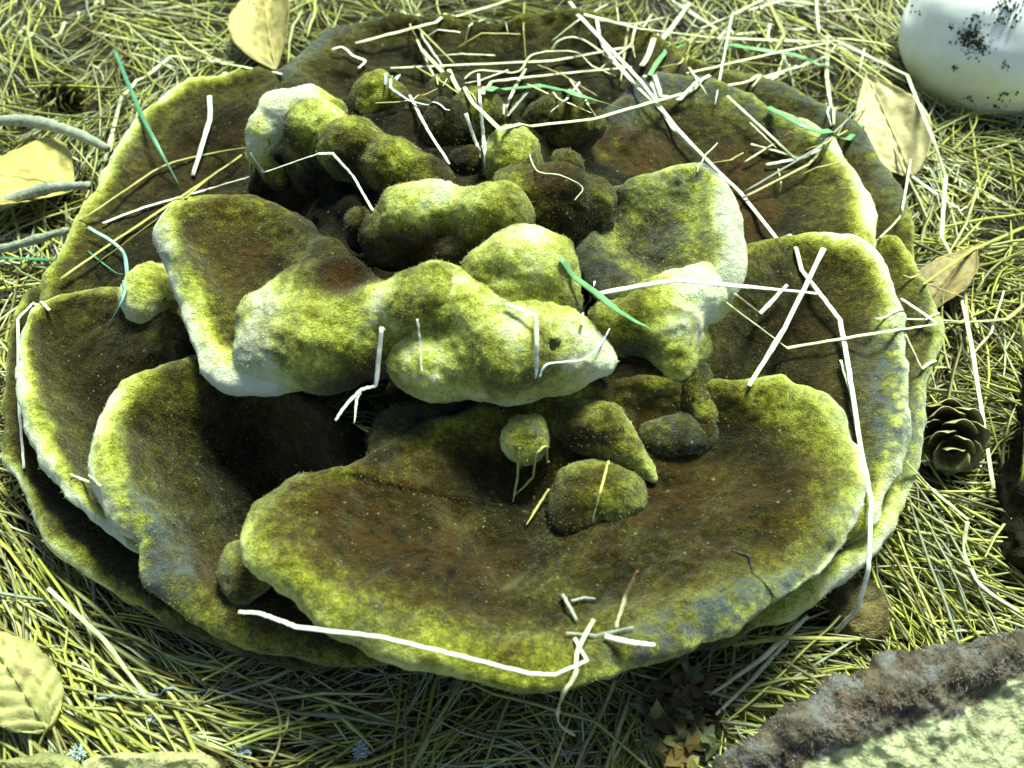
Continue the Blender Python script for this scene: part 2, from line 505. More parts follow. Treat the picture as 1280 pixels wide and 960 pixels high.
plate('lobe', [(700,182,5.8,.15),(760,140,5.8,.25,.6),(820,98,5.7,.5,1),(872,100,5.6,.55,1),(932,118,5.5,.7,.6),(988,150,5.4,.85,.5),(1032,178,5.4,1.0,.2),(1062,210,5.3,1.05),(1084,250,5.2,1.0),
               (1094,292,5.1,1.0),(1080,350,4.8,.5),(960,400,4.6,.2),(800,350,5.4,.1),(700,270,6.2,.1)],
      (840,220,4.9), th=.55, rw=.8, band=1.9, zb=.6, seed=13, base=.19, rust=1.0, lip=.25)
# left middle tiers
plate('lobe', [(40,395,5.2,.8),(24,440,5.2,.85),(22,485,5.1,.95),(36,545,5.0,1.0),(62,603,4.8,1.0),(98,646,4.6,1.0,.1),(140,680,4.4,.95,.3),(185,692,4.2,.7,.6),
               (225,660,3.4,.2),(245,540,3.5,.1),(245,430,4.4,.2),(190,376,5.2,.5),(130,366,5.3,.65),(76,374,5.3,.7)],
      (165,520,3.7), th=.6, rw=.85, band=1.5, zb=.5, seed=15, base=.10, rust=.2, lip=.45)
plate('lobe', [(116,560,7.2,1.0),(121,528,7.3,1.0),(150,492,7.3,.85),(200,466,7.2,.5),(270,448,6.8,.3),(360,470,6.2,.1),(470,560,5,.05),(560,700,4.4,.1),(560,800,3.9,.3),(500,832,3.8,.4),
               (442,840,3.7,.42),(375,828,3.7,.45),(319,812,3.7,.45),(256,786,3.9,.5),(226,764,4.2,.5,.5),(197,742,4.6,.55,.9),(182,714,5.1,.65,.9),(174,682,5.7,.8,.7),(148,660,6.2,.8,.8),(124,606,6.8,1.0)],
      (345,620,2.7), th=.65, rw=.85, band=1.7, zb=.5, seed=17, base=.09, rust=.7, lip=.3, q=1.15)
# right middle tier
plate('lobe', [(925,314,6.4,.45),(978,298,6.3,.6),(1030,297,6.2,.9),(1076,313,6.1,1.1),(1105,343,6.0,1.1),(1125,388,5.9,.95,.2),(1136,440,5.8,.9,.7),(1138,500,5.7,.85,1),(1131,560,5.5,.85,.8),
               (1114,616,5.3,.85,.4),(1090,662,5.0,.8),(1010,690,4.2,.2),(860,600,4.4,.1),(800,450,5.4,.1),(850,350,6.2,.2)],
      (955,455,4.8), th=.55, rw=.75, band=1.9, zb=.6, seed=19, base=.13, rust=.35, lip=.3)
# the wide front bracket
def dish_tint(V, T, E):
    c = at(650, 610, 5.4); d = np.linalg.norm(V[:, :2] - c[:2], axis=1)
    w = fbm(V, 0.45, 3, 77)
    T[:, 1] = np.clip(T[:, 1] + 0.7 * np.exp(-((d - 5.5) / 3.0) ** 2) * sstep(-0.3, 0.6, w), 0, 1)
    T[:, 0] += 0.10 * sstep(0.1, 0.8, fbm(V, 0.28, 2, 78))
    return T
plate('lobe', [(306,668,7.32,.75),(320,632,7.35,.5),(366,600,7.20,.4),(430,592,7.00,.25),(500,540,7.00,.15),(600,500,7.40,.1),(720,480,7.60,.1),(820,470,7.60,.15),(890,476,7.40,.3),(950,484,7.30,.6),
               (1000,489,7.20,.75),(1044,512,7.10,.75,.4),(1072,560,6.90,.8,.2),(1078,610,6.75,.85,.2),(1070,660,6.78,.85,.6),(1046,706,6.79,.8,.4),(1012,738,6.84,.75,1),(965,762,6.80,.7,1),(905,792,6.70,.65,1),
               (830,826,6.50,.6,.8),(745,854,6.40,.65,.2),(670,864,6.40,.65),(600,856,6.50,.65),(520,834,6.60,.65),(452,806,6.70,.65,.3),(400,776,6.90,.7),(350,738,7.14,.7),(316,704,7.29,.75)],
      (690,640,5.85), th=.65, rw=.95, band=1.25, zb=.5, seed=21, base=.19, rust=.5, lip=.08, q=1.8, tintfn=dish_tint, amp=(.30, .13, .05), olive=.5)

# inner structure and knobs
knobs('stem', [('e',570,330,4.6, 220,150,120,0,.05),('e',680,470,3.6,190,150,85,0,.05),('e',520,235,4.5,200,130,110,0,.06),('e',740,330,5.2,150,130,110,0,.05)],
      k=.8, h=.2, seed=31, amp=(.35,.15), rust=.3)
# left arm: a hollow fan with a swollen pale margin
plate('lobe', [(198,288,9.2,1.0,.1),(226,262,9.2,.9),(290,254,8.9,.45),(345,262,8.5,.25),(398,292,8.4,.15),(440,330,8.9,.1),(460,400,8.4,.1),(420,460,7.8,.4),(350,488,7.6,.9),(300,492,7.6,1.0),
               (262,478,7.8,1.0),(243,440,8.2,1.0),(226,395,8.5,1.0),(211,350,8.8,1.0,.2),(200,315,9.0,1.0,.4)],
      (350,350,8.7), th=.7, rw=.95, band=1.5, zb=5, seed=41, base=.2, rust=.7, lip=.35, q=1.3)
knobs('lobe', [('c',[(338,432,8.6,46,.8),(400,420,9.0,66,.55),(462,412,9.0,66,.42)]),('c',[(330,395,9.4,34,.7),(385,365,10.0,34,.3),(440,350,10.2,30,.2)]),
               ('c',[(455,395,10.0,40,.45),(545,372,11.0,44,.5)])],
      k=.6, seed=43, rust=.5, splats=[(470,372,11.4,35,.30,0,.1),(345,362,10.6,35,.28,0,0),(298,408,9.2,22,-.2,0,1.8),(318,440,9.0,20,-.1,0,1.4),(330,460,8.4,40,.2,0,0),(460,450,8.6,35,-.15,.3,0),(425,350,10.8,36,-.4,1.0,0),(395,392,10.4,22,-.25,.6,0)])
# the front snout
knobs('lobe', [('c',[(545,378,10.6,50,.45),(600,400,10.4,50,.5),(640,432,9.8,66,.62),(695,438,9.5,54,.72),(742,448,9.3,26,.9)]),
               ('e',545,452,9.0,66,52,46,0,.72),('c',[(545,452,9.0,50,.7),(630,450,9.4,50,.65)]),('e',755,450,9.3,14,12,12,0,1.0)],
      k=.5, seed=45, rust=.35, holes=[(688,430,10.95,10)], splats=[(548,348,12.2,40,.40,0,.15),(640,392,11.8,40,.28,0,0),(520,440,9.5,12,-.1,0,.8),(640,425,11,45,-.05,.5,0)])
# crown of knobs
knobs('lobe', [('c',[(612,340,11.6,38,.5),(650,328,11.9,40,.62),(685,335,11.7,38,.55)]),('c',[(640,380,10.7,46,.5),(690,375,10.6,36,.4)])], k=.6, seed=47, rust=.4,
      splats=[(650,300,12.8,45,.3,0,.1)])
knobs('lobe', [('e',512,276,11.5,46,40,46,0,.4),('e',540,250,12.2,44,30,26,0,.62),('e',614,268,11.9,54,40,44,0,.42),('e',484,300,10.7,36,34,40,0,.25),('c',[(530,312,10.3,40,.14),(600,315,10.3,40,.16),(640,305,10.4,34,.2)])],
      k=.4, seed=49, rust=.25, splats=[(560,225,13.4,55,.45,0,.35),(500,235,13,35,.25,0,.1),(520,320,11.2,40,-.1,.4,0),(600,325,11.2,40,-.1,.4,0)])
knobs('lobe', [('c',[(650,245,11.0,38,.35),(700,248,11.1,38,.32),(738,250,10.9,28,.35)]),('c',[(690,285,10.0,42,.25),(740,275,9.9,30,.2)])], k=.6, seed=51, rust=.5)
knobs('knob', [('e',640,200,10.6,38,36,42,0,.55)], seed=53, rust=.3)
knobs('knob', [('e',708,212,9.9,22,20,24,0,.4)], seed=54)
knobs('knob', [('e',476,138,8.0,42,36,52,0,.45)], seed=55, rust=.5, splats=[(505,150,8.6,25,0,.6,0)])
knobs('knob', [('e',562,170,8.6,38,34,48,0,.25)], seed=56)
knobs('knob', [('e',596,152,8.4,36,32,44,0,.4)], seed=57)
knobs('knob', [('e',530,158,7.9,24,24,40,0,.22)], seed=58)
knobs('knob', [('e',560,120,7.4,26,24,30,0,.4)], seed=59)
knobs('knob', [('e',704,154,7.6,52,36,42,0,.35)], seed=60, rust=.4)
knobs('knob', [('e',450,285,9.6,24,24,34,0,.22)], seed=61)
knobs('knob', [('e',585,205,9.3,24,22,26,0,.25)], seed=62)
# upper left crest
knobs('lobe', [('c',[(322,192,8.2,14,.9),(330,165,9.0,20,.95),(352,140,9.6,24,.95),(388,130,9.9,22,.9),(415,140,9.9,20,.7)]),('c',[(335,205,7.6,12,.7),(350,225,6.8,14,.4)])], k=.4, seed=63, rust=.1, amp=(.1,.06))
knobs('lobe', [('e',398,162,9.6,42,36,40,0,.5),('e',442,186,9.9,42,36,42,0,.45),('c',[(488,204,10.0,36,.45),(535,224,9.5,24,.35),(562,236,9.0,15,.3)]),('e',415,220,7.0,62,45,80,-20,.10),('e',500,240,7.6,55,40,70,-20,.12)],
      k=.55, seed=65, rust=.25, splats=[(410,135,11,35,.25,0,0),(380,150,10.4,20,.3,0,0)])
# right arm
plate('lobe', [(738,246,10.3,.3),(790,232,10.7,.5),(848,216,11.1,.8,.2),(888,212,11.3,.95,.5),(914,230,11.2,1.1),(927,268,11.0,1.15),(929,312,10.7,1.15),(924,352,10.2,1.1),(900,384,9.6,.9),
               (836,398,9.2,.6),(770,382,9.2,.4),(722,335,9.6,.25),(716,285,9.9,.25)],
      (785,312,9.75), th=.6, rw=.8, band=1.7, zb=6.5, seed=71, base=.26, rust=.15, grey=.45, lip=.1, q=1.2, olive=.6)
knobs('lobe', [('c',[(765,395,8.6,30,.5),(820,388,9.0,38,.7),(880,368,9.3,40,.9)]),('e',795,412,8.5,48,36,44,0,.55),('c',[(835,415,8.8,40,.7),(842,450,8.2,24,.6),(838,476,7.7,16,.5)]),('e',870,432,7.9,22,20,22,0,.5)],
      k=.5, seed=73, rust=.2, splats=[(800,440,8.6,28,-.2,.1,.3),(830,405,9.9,40,.15,0,0)])
knobs('lobe', [('c',[(790,480,6.9,40,.15),(860,480,7.2,34,.2)]),('c',[(870,490,7.4,16,.4),(885,520,7.2,12,.35),(882,545,6.9,10,.3)])], k=.4, seed=75, rust=1.0)
knobs('knob', [('e',848,540,6.5,50,32,20,8,.24),('e',868,548,6.3,30,24,18,0,.24)], seed=76, rust=.1, splats=[(850,530,7,40,0,0,.55)])
# knobs standing in the front bracket
knobs('knob', [('e',659,549,7.6,32,30,34,0,.72)], seed=81, rust=.1, splats=[(672,536,8.6,12,-.1,0,1.2),(640,545,8,14,.15,0,0)])
knobs('knob', [('c',[(700,518,7.2,28,.35),(750,540,7.2,34,.5),(785,565,6.9,24,.6),(806,586,6.5,15,.7),(816,597,6.3,8,.85)])], k=.3, seed=83, rust=.15)
knobs('knob', [('e',748,620,6.0,60,46,46,0,.5),('e',716,642,5.8,36,40,30,0,.25)], seed=85, rust=.15)
knobs('knob', [('e',530,570,5.5,70,80,48,0,.3),('c',[(500,548,5.9,36,.22),(580,520,6.0,40,.1)]),('e',570,600,5.1,30,40,26,0,.3)], k=.6, seed=87, rust=.3)
# left hand knobs
knobs('knob', [('e',188,368,5.6,36,44,42,0,.75)], seed=89, rust=0, splats=[(210,360,6.4,22,-.3,.2,0),(160,370,6,20,.2,0,0)])
knobs('knob', [('e',308,714,4.9,35,40,34,0,.5)], seed=91, rust=0, splats=[(285,715,5.2,20,.1,0,.5)])

# ------------------------------------------------------------------ litter: pine needles
def in_view(p, m=60):
    q = p - c_pos; dz = q @ c_dir
    x = 640 + F_PX * q[:, 0] / dz; y = 480 - F_PX * (q @ c_up) / dz
    return (x > -m) & (x < 1280 + m) & (y > -m) & (y < 960 + m), x, y

def lay_angle(x, y, n):
    """lie of the litter: clumps that run their own way"""
    q = np.stack([x / 190.0, y / 190.0, np.zeros(n)], 1)
    a = 2.6 * fbm(q, 1.0, 2, 91) + 0.9 * fbm(q, 2.7, 1, 95)
    w = sstep(520, 260, x) * sstep(560, 700, y); a = a * (1 - w) + w * (-0.80 + 0.5 * sstep(60, 330, x))
    w = sstep(900, 1050, x) * sstep(640, 720, y); a = a * (1 - w * .8) + w * .8 * (-0.6)
    w = sstep(1130, 1180, x) * sstep(520, 420, np.abs(y - 420)); 
    wb = sstep(460, 200, x) * sstep(560, 700, y)
    return a + rng.normal(0, 0.45, n) * (1 - 0.45 * wb)

def strand_mesh(P, U, S, wid, nseg):
    """tapered three-sided strands; P (n,k,3) centre lines"""
    n, k, _ = P.shape
    V = np.zeros((n, k, 3, 3))
    for j, a in enumerate((0, 2.094, 4.189)):
        V[:, :, j] = P + (S * math.cos(a))[:, None] * wid[:, :, None] + (U * math.sin(a))[:, None] * wid[:, :, None]
    i0 = np.arange(n * k * 3).reshape(n, k, 3)
    q = [np.stack([i0[:, :-1, j], i0[:, :-1, (j + 1) % 3], i0[:, 1:, (j + 1) % 3], i0[:, 1:, j]], -1).reshape(-1, 4) for j in range(3)]
    return V.reshape(-1, 3), np.concatenate(q)

def strands(px, py, ang, length, wid, z, tilt, bend, nk=5):
    n = len(px)
    c = at(px, py, np.zeros(n)); c[:, 2] = 0
    c[:, 2] = z
    D = np.stack([np.cos(ang) * np.cos(tilt), np.sin(ang) * np.cos(tilt), np.sin(tilt)], 1)
    S = np.stack([-np.sin(ang), np.cos(ang), np.zeros(n)], 1)
    U = np.cross(D, S); U /= np.linalg.norm(U, axis=1, keepdims=True)
    t = np.linspace(-1, 1, nk)
    P = c[:, None] + D[:, None] * (t[None, :, None] * length[:, None, None] / 2) + S[:, None] * ((t ** 2)[None, :, None] * bend[:, None, None]) \
        - np.array([0, 0, 1.0]) * ((t ** 2)[None, :, None] * np.abs(bend)[:, None, None] * 0.5)
    P[:, :, 2] = np.maximum(P[:, :, 2], 0.05)
    taper = np.array([0.75, 1.0, 1.0, 0.85, 0.3]) if nk == 5 else np.linspace(1, .3, nk)
    W = wid[:, None] / 2 * taper[None]
    V, Q = strand_mesh(P, U, S, W, nk)
    return V, Q

def litter(n, zlo, zhi, seed):
    r = np.random.default_rng(seed)
    px = r.uniform(-330, 1610, n); py = r.uniform(-150, 1130, n)
    z = r.uniform(zlo, zhi, n)
    if zlo > 0.3:                                          # the upper layer lies in drifts with gaps down to the dark soil
        keep = fbm(np.stack([px / 70, py / 70, px * 0], 1), 1.0, 3, 61) + r.normal(0, .25, n) > -0.55
        px, py, z = px[keep], py[keep], z[keep]; n = len(px)
    a = lay_angle(px, py, n)
    ln = r.gamma(9, 0.62, n).clip(1.6, 9.5); short = r.random(n) < 0.35; ln[short] *= 0.45
    wd = r.uniform(0.07, 0.16, n)
    V, Q = strands(px, py, a, ln, wd, z, r.normal(0, 0.13, n), r.normal(0, 0.35, n) * (ln / 6))
    ci = r.choice(len(NEEDLE_PAL), n, p=[.17, .16, .14, .12, .10, .09, .08, .09, .05])
    c = NEEDLE_PAL[ci] * r.uniform(0.75, 1.4, (n, 1))
    pale = (r.random(n) < 0.24)[:, None]; c = np.where(pale, np.array([0.60, 0.63, 0.36]) * r.uniform(.8, 1.1, (n, 1)), c)
    if zlo < 0.3: c = c * 0.5 * np.array([1.0, 0.88, 0.75])       # old needles below have rotted brown, darkened too as shade in the gaps
    return V, Q, np.repeat(c, 15, 0)

Vs, Qs, Ts = [], [], []; off = 0
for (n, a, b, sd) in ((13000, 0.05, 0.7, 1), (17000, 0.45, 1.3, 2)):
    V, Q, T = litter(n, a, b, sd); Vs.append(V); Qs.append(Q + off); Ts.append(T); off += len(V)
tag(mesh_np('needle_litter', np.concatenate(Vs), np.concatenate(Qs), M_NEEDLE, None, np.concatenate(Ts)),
    'deep bed of yellow green fallen pine needles around the fungus', 'needle litter', kind='stuff')

# the needles lying on top, one by one: sixteen shapes, copied
protos = []
for k in range(16):
    r = np.random.default_rng(500 + k)
    ln = r.uniform(4.5, 9.5); wd = r.uniform(0.13, 0.22); bd = r.normal(0, 0.5)
    t = np.linspace(-1, 1, 7)
    P = np.stack([t * ln / 2, bd * t ** 2 + r.normal(0, .04, 7), 0.12 * np.sin(t * 3 + k)], 1)[None]
    V, Q = strand_mesh(P, np.array([[0, 0, 1.0]]), np.array([[0, 1.0, 0]]), wd / 2 * np.array([[.6, .95, 1, 1, .95, .75, .25]]), 7)
    me_o = mesh_np('pine_needle', V, Q, M_NEEDLE1)
    protos.append(me_o.data); bpy.data.objects.remove(me_o)
fung_c = at(590, 470, 0)
r = np.random.default_rng(77)
made = 0
zone = np.array([(0,-10,400,90),(0,60,130,360),(850,0,1130,110),(1120,130,1290,420),(1170,300,1290,700),(1060,600,1290,800),(0,640,200,960),(100,790,420,960),(380,880,900,960),(880,780,1010,900)], float)
zw = np.array([1.6, 1.2, 1.4, 1.8, .9, 2.0, 1.8, 1.4, 1.0, .8]); zw /= zw.sum()
ZONE_AT = ['behind the back left rim beside the tan leaf', 'around the grey twigs and the yellow leaf', 'behind the back right rim among the straws',
           'between the white puffball and the pale pointed leaf', 'around the cone beside the added dark lump', 'between the right front rim and the crumbly cut chunk',
           'around the pale veined leaf', 'below the lower left rim above the split wood', 'in the shade below the front lip', 'beside the rounded bark under the right front rim']
while made < 300:
    zi = int(r.choice(len(zone), p=zw)); zx = zone[zi]
    px, py = r.uniform(zx[0], zx[2]), r.uniform(zx[1], zx[3])
    p = at(px, py, 1.0)
    o = bpy.data.objects.new('pine_needle', protos[int(r.integers(16))])
    COL.objects.link(o)
    z = r.uniform(1.2, 1.75)
    o.location = Vector((p[0], p[1], z)) * CM
    a = float(lay_angle(np.array([px]), np.array([py]), 1)[0])
    o.rotation_euler = (r.uniform(-.2, .2), r.normal(0, 0.07), a)
    tag(o, 'loose dry pine needle lying ' + ZONE_AT[zi], 'pine needle', 'loose pine needles ' + ZONE_AT[zi])
    made += 1

# ------------------------------------------------------------------ straw, grass and twigs
bpy.context.view_layer.update()
DG = bpy.context.evaluated_depsgraph_get()
def hit(px, py):
    """height (cm) of what stands built there"""
    d = ray(np.array(px), np.array(py)); d = d / np.linalg.norm(d)
    ok, loc, *_ = scene.ray_cast(DG, Vector(c_pos * CM), Vector(d))
    return (loc.z / CM) if ok else 0.0

def sweep(name, pts, w, color, mat, flat=0.45, parent=None, tip=0.35, seed=0, smooth_path=False, color2=None, cap=True, jitter=0.0, lift=0.14):
    """pts: (px, py, lift) on the photograph; a stem resting on what is under each of those points"""
    P = []
    for a in pts:
        z = a[3] if len(a) > 3 else hit(a[0], a[1]) + (a[2] if len(a) > 2 else lift)
        P.append(at(a[0], a[1], z))
    P = np.array(P)
    s = np.mean([np.dot(p - c_pos, c_dir) for p in P]) / F_PX
    wcm = w * s * (0.72 if mat is M_STRAW else 1.0)
    if smooth_path and len(P) > 2:
        C = crom(P, (len(P) - 1) * 7 + 1, False)
    else:                                    # straight runs with creased joints
        C = [P[0]]
        for a, b in zip(P[:-1], P[1:]):
            L = np.linalg.norm(b - a)
            for f in ((0.1, 0.2, 0.3, 0.4, 0.5, 0.6, 0.7, 0.8, 0.9, 1.0) if L > 3 * wcm else (0.5, 1.0)): C.append(a + (b - a) * f)
        C = np.array(C)
    for _ in range(2):                       # rest on what is under the stem instead of cutting through it
        for j in range(1, len(C) - 1):
            ok, loc, *_n = scene.ray_cast(DG, Vector((C[j][0] * CM, C[j][1] * CM, 0.3)), Vector((0, 0, -1)))
            if ok:
                zz = loc.z / CM + wcm * 0.4
                if C[j][2] < zz < C[j][2] + 1.6: C[j][2] = zz
    rr = np.random.default_rng(seed + 900)
    C = C + rr.normal(0, 0.007 + jitter, C.shape)
    n = len(C)
    T = np.gradient(C, axis=0); T /= np.linalg.norm(T, axis=1, keepdims=True) + 1e-9
    S = np.cross(T, [0, 0, 1.0]); S /= np.linalg.norm(S, axis=1, keepdims=True) + 1e-9
    U = np.cross(S, T)
    u = np.linspace(0, 1, n)
    W = wcm / 2 * (1 - (1 - tip) * sstep(0.6, 1.0, u)) * (1 + 0.12 * fbm(np.stack([u * 9, u * 0 + seed, u * 0], 1), 1.0, 2, seed))
    K = 8
    ang = 2 * math.pi * np.arange(K) / K
    V = C[:, None] + S[:, None] * (np.cos(ang)[None, :, None] * W[:, None, None]) + U[:, None] * (np.sin(ang)[None, :, None] * W[:, None, None] * flat)
    ii = np.arange(n * K).reshape(n, K)
    Q = np.stack([ii[:-1], np.roll(ii[:-1], -1, 1), np.roll(ii[1:], -1, 1), ii[1:]], -1).reshape(-1, 4)
    e0 = np.array([[ii[0, 0], ii[0, 3], ii[0, 2], ii[0, 1]], [ii[0, 0], ii[0, 5], ii[0, 4], ii[0, 3]], [ii[0, 0], ii[0, 7], ii[0, 6], ii[0, 5]]])
    e1 = np.array([[ii[-1, 0], ii[-1, 1], ii[-1, 2], ii[-1, 3]], [ii[-1, 0], ii[-1, 3], ii[-1, 4], ii[-1, 5]], [ii[-1, 0], ii[-1, 5], ii[-1, 6], ii[-1, 7]]])
    Q = np.concatenate([Q, e0, e1])
    c = np.array(color); c2 = np.array(color2 if color2 is not None else color)
    cc = c + (c2 - c) * u[:, None]
    stripe = 1 + 0.10 * np.cos(ang * 3)[None, :, None]
    cc = cc[:, None] * stripe * (1 + 0.10 * rr.normal(0, 1, (n, 1, 1)))
    o = mesh_np(name, V.reshape(-1, 3), Q, mat, parent, np.clip(cc.reshape(-1, 3), 0, 0.95))
    return o

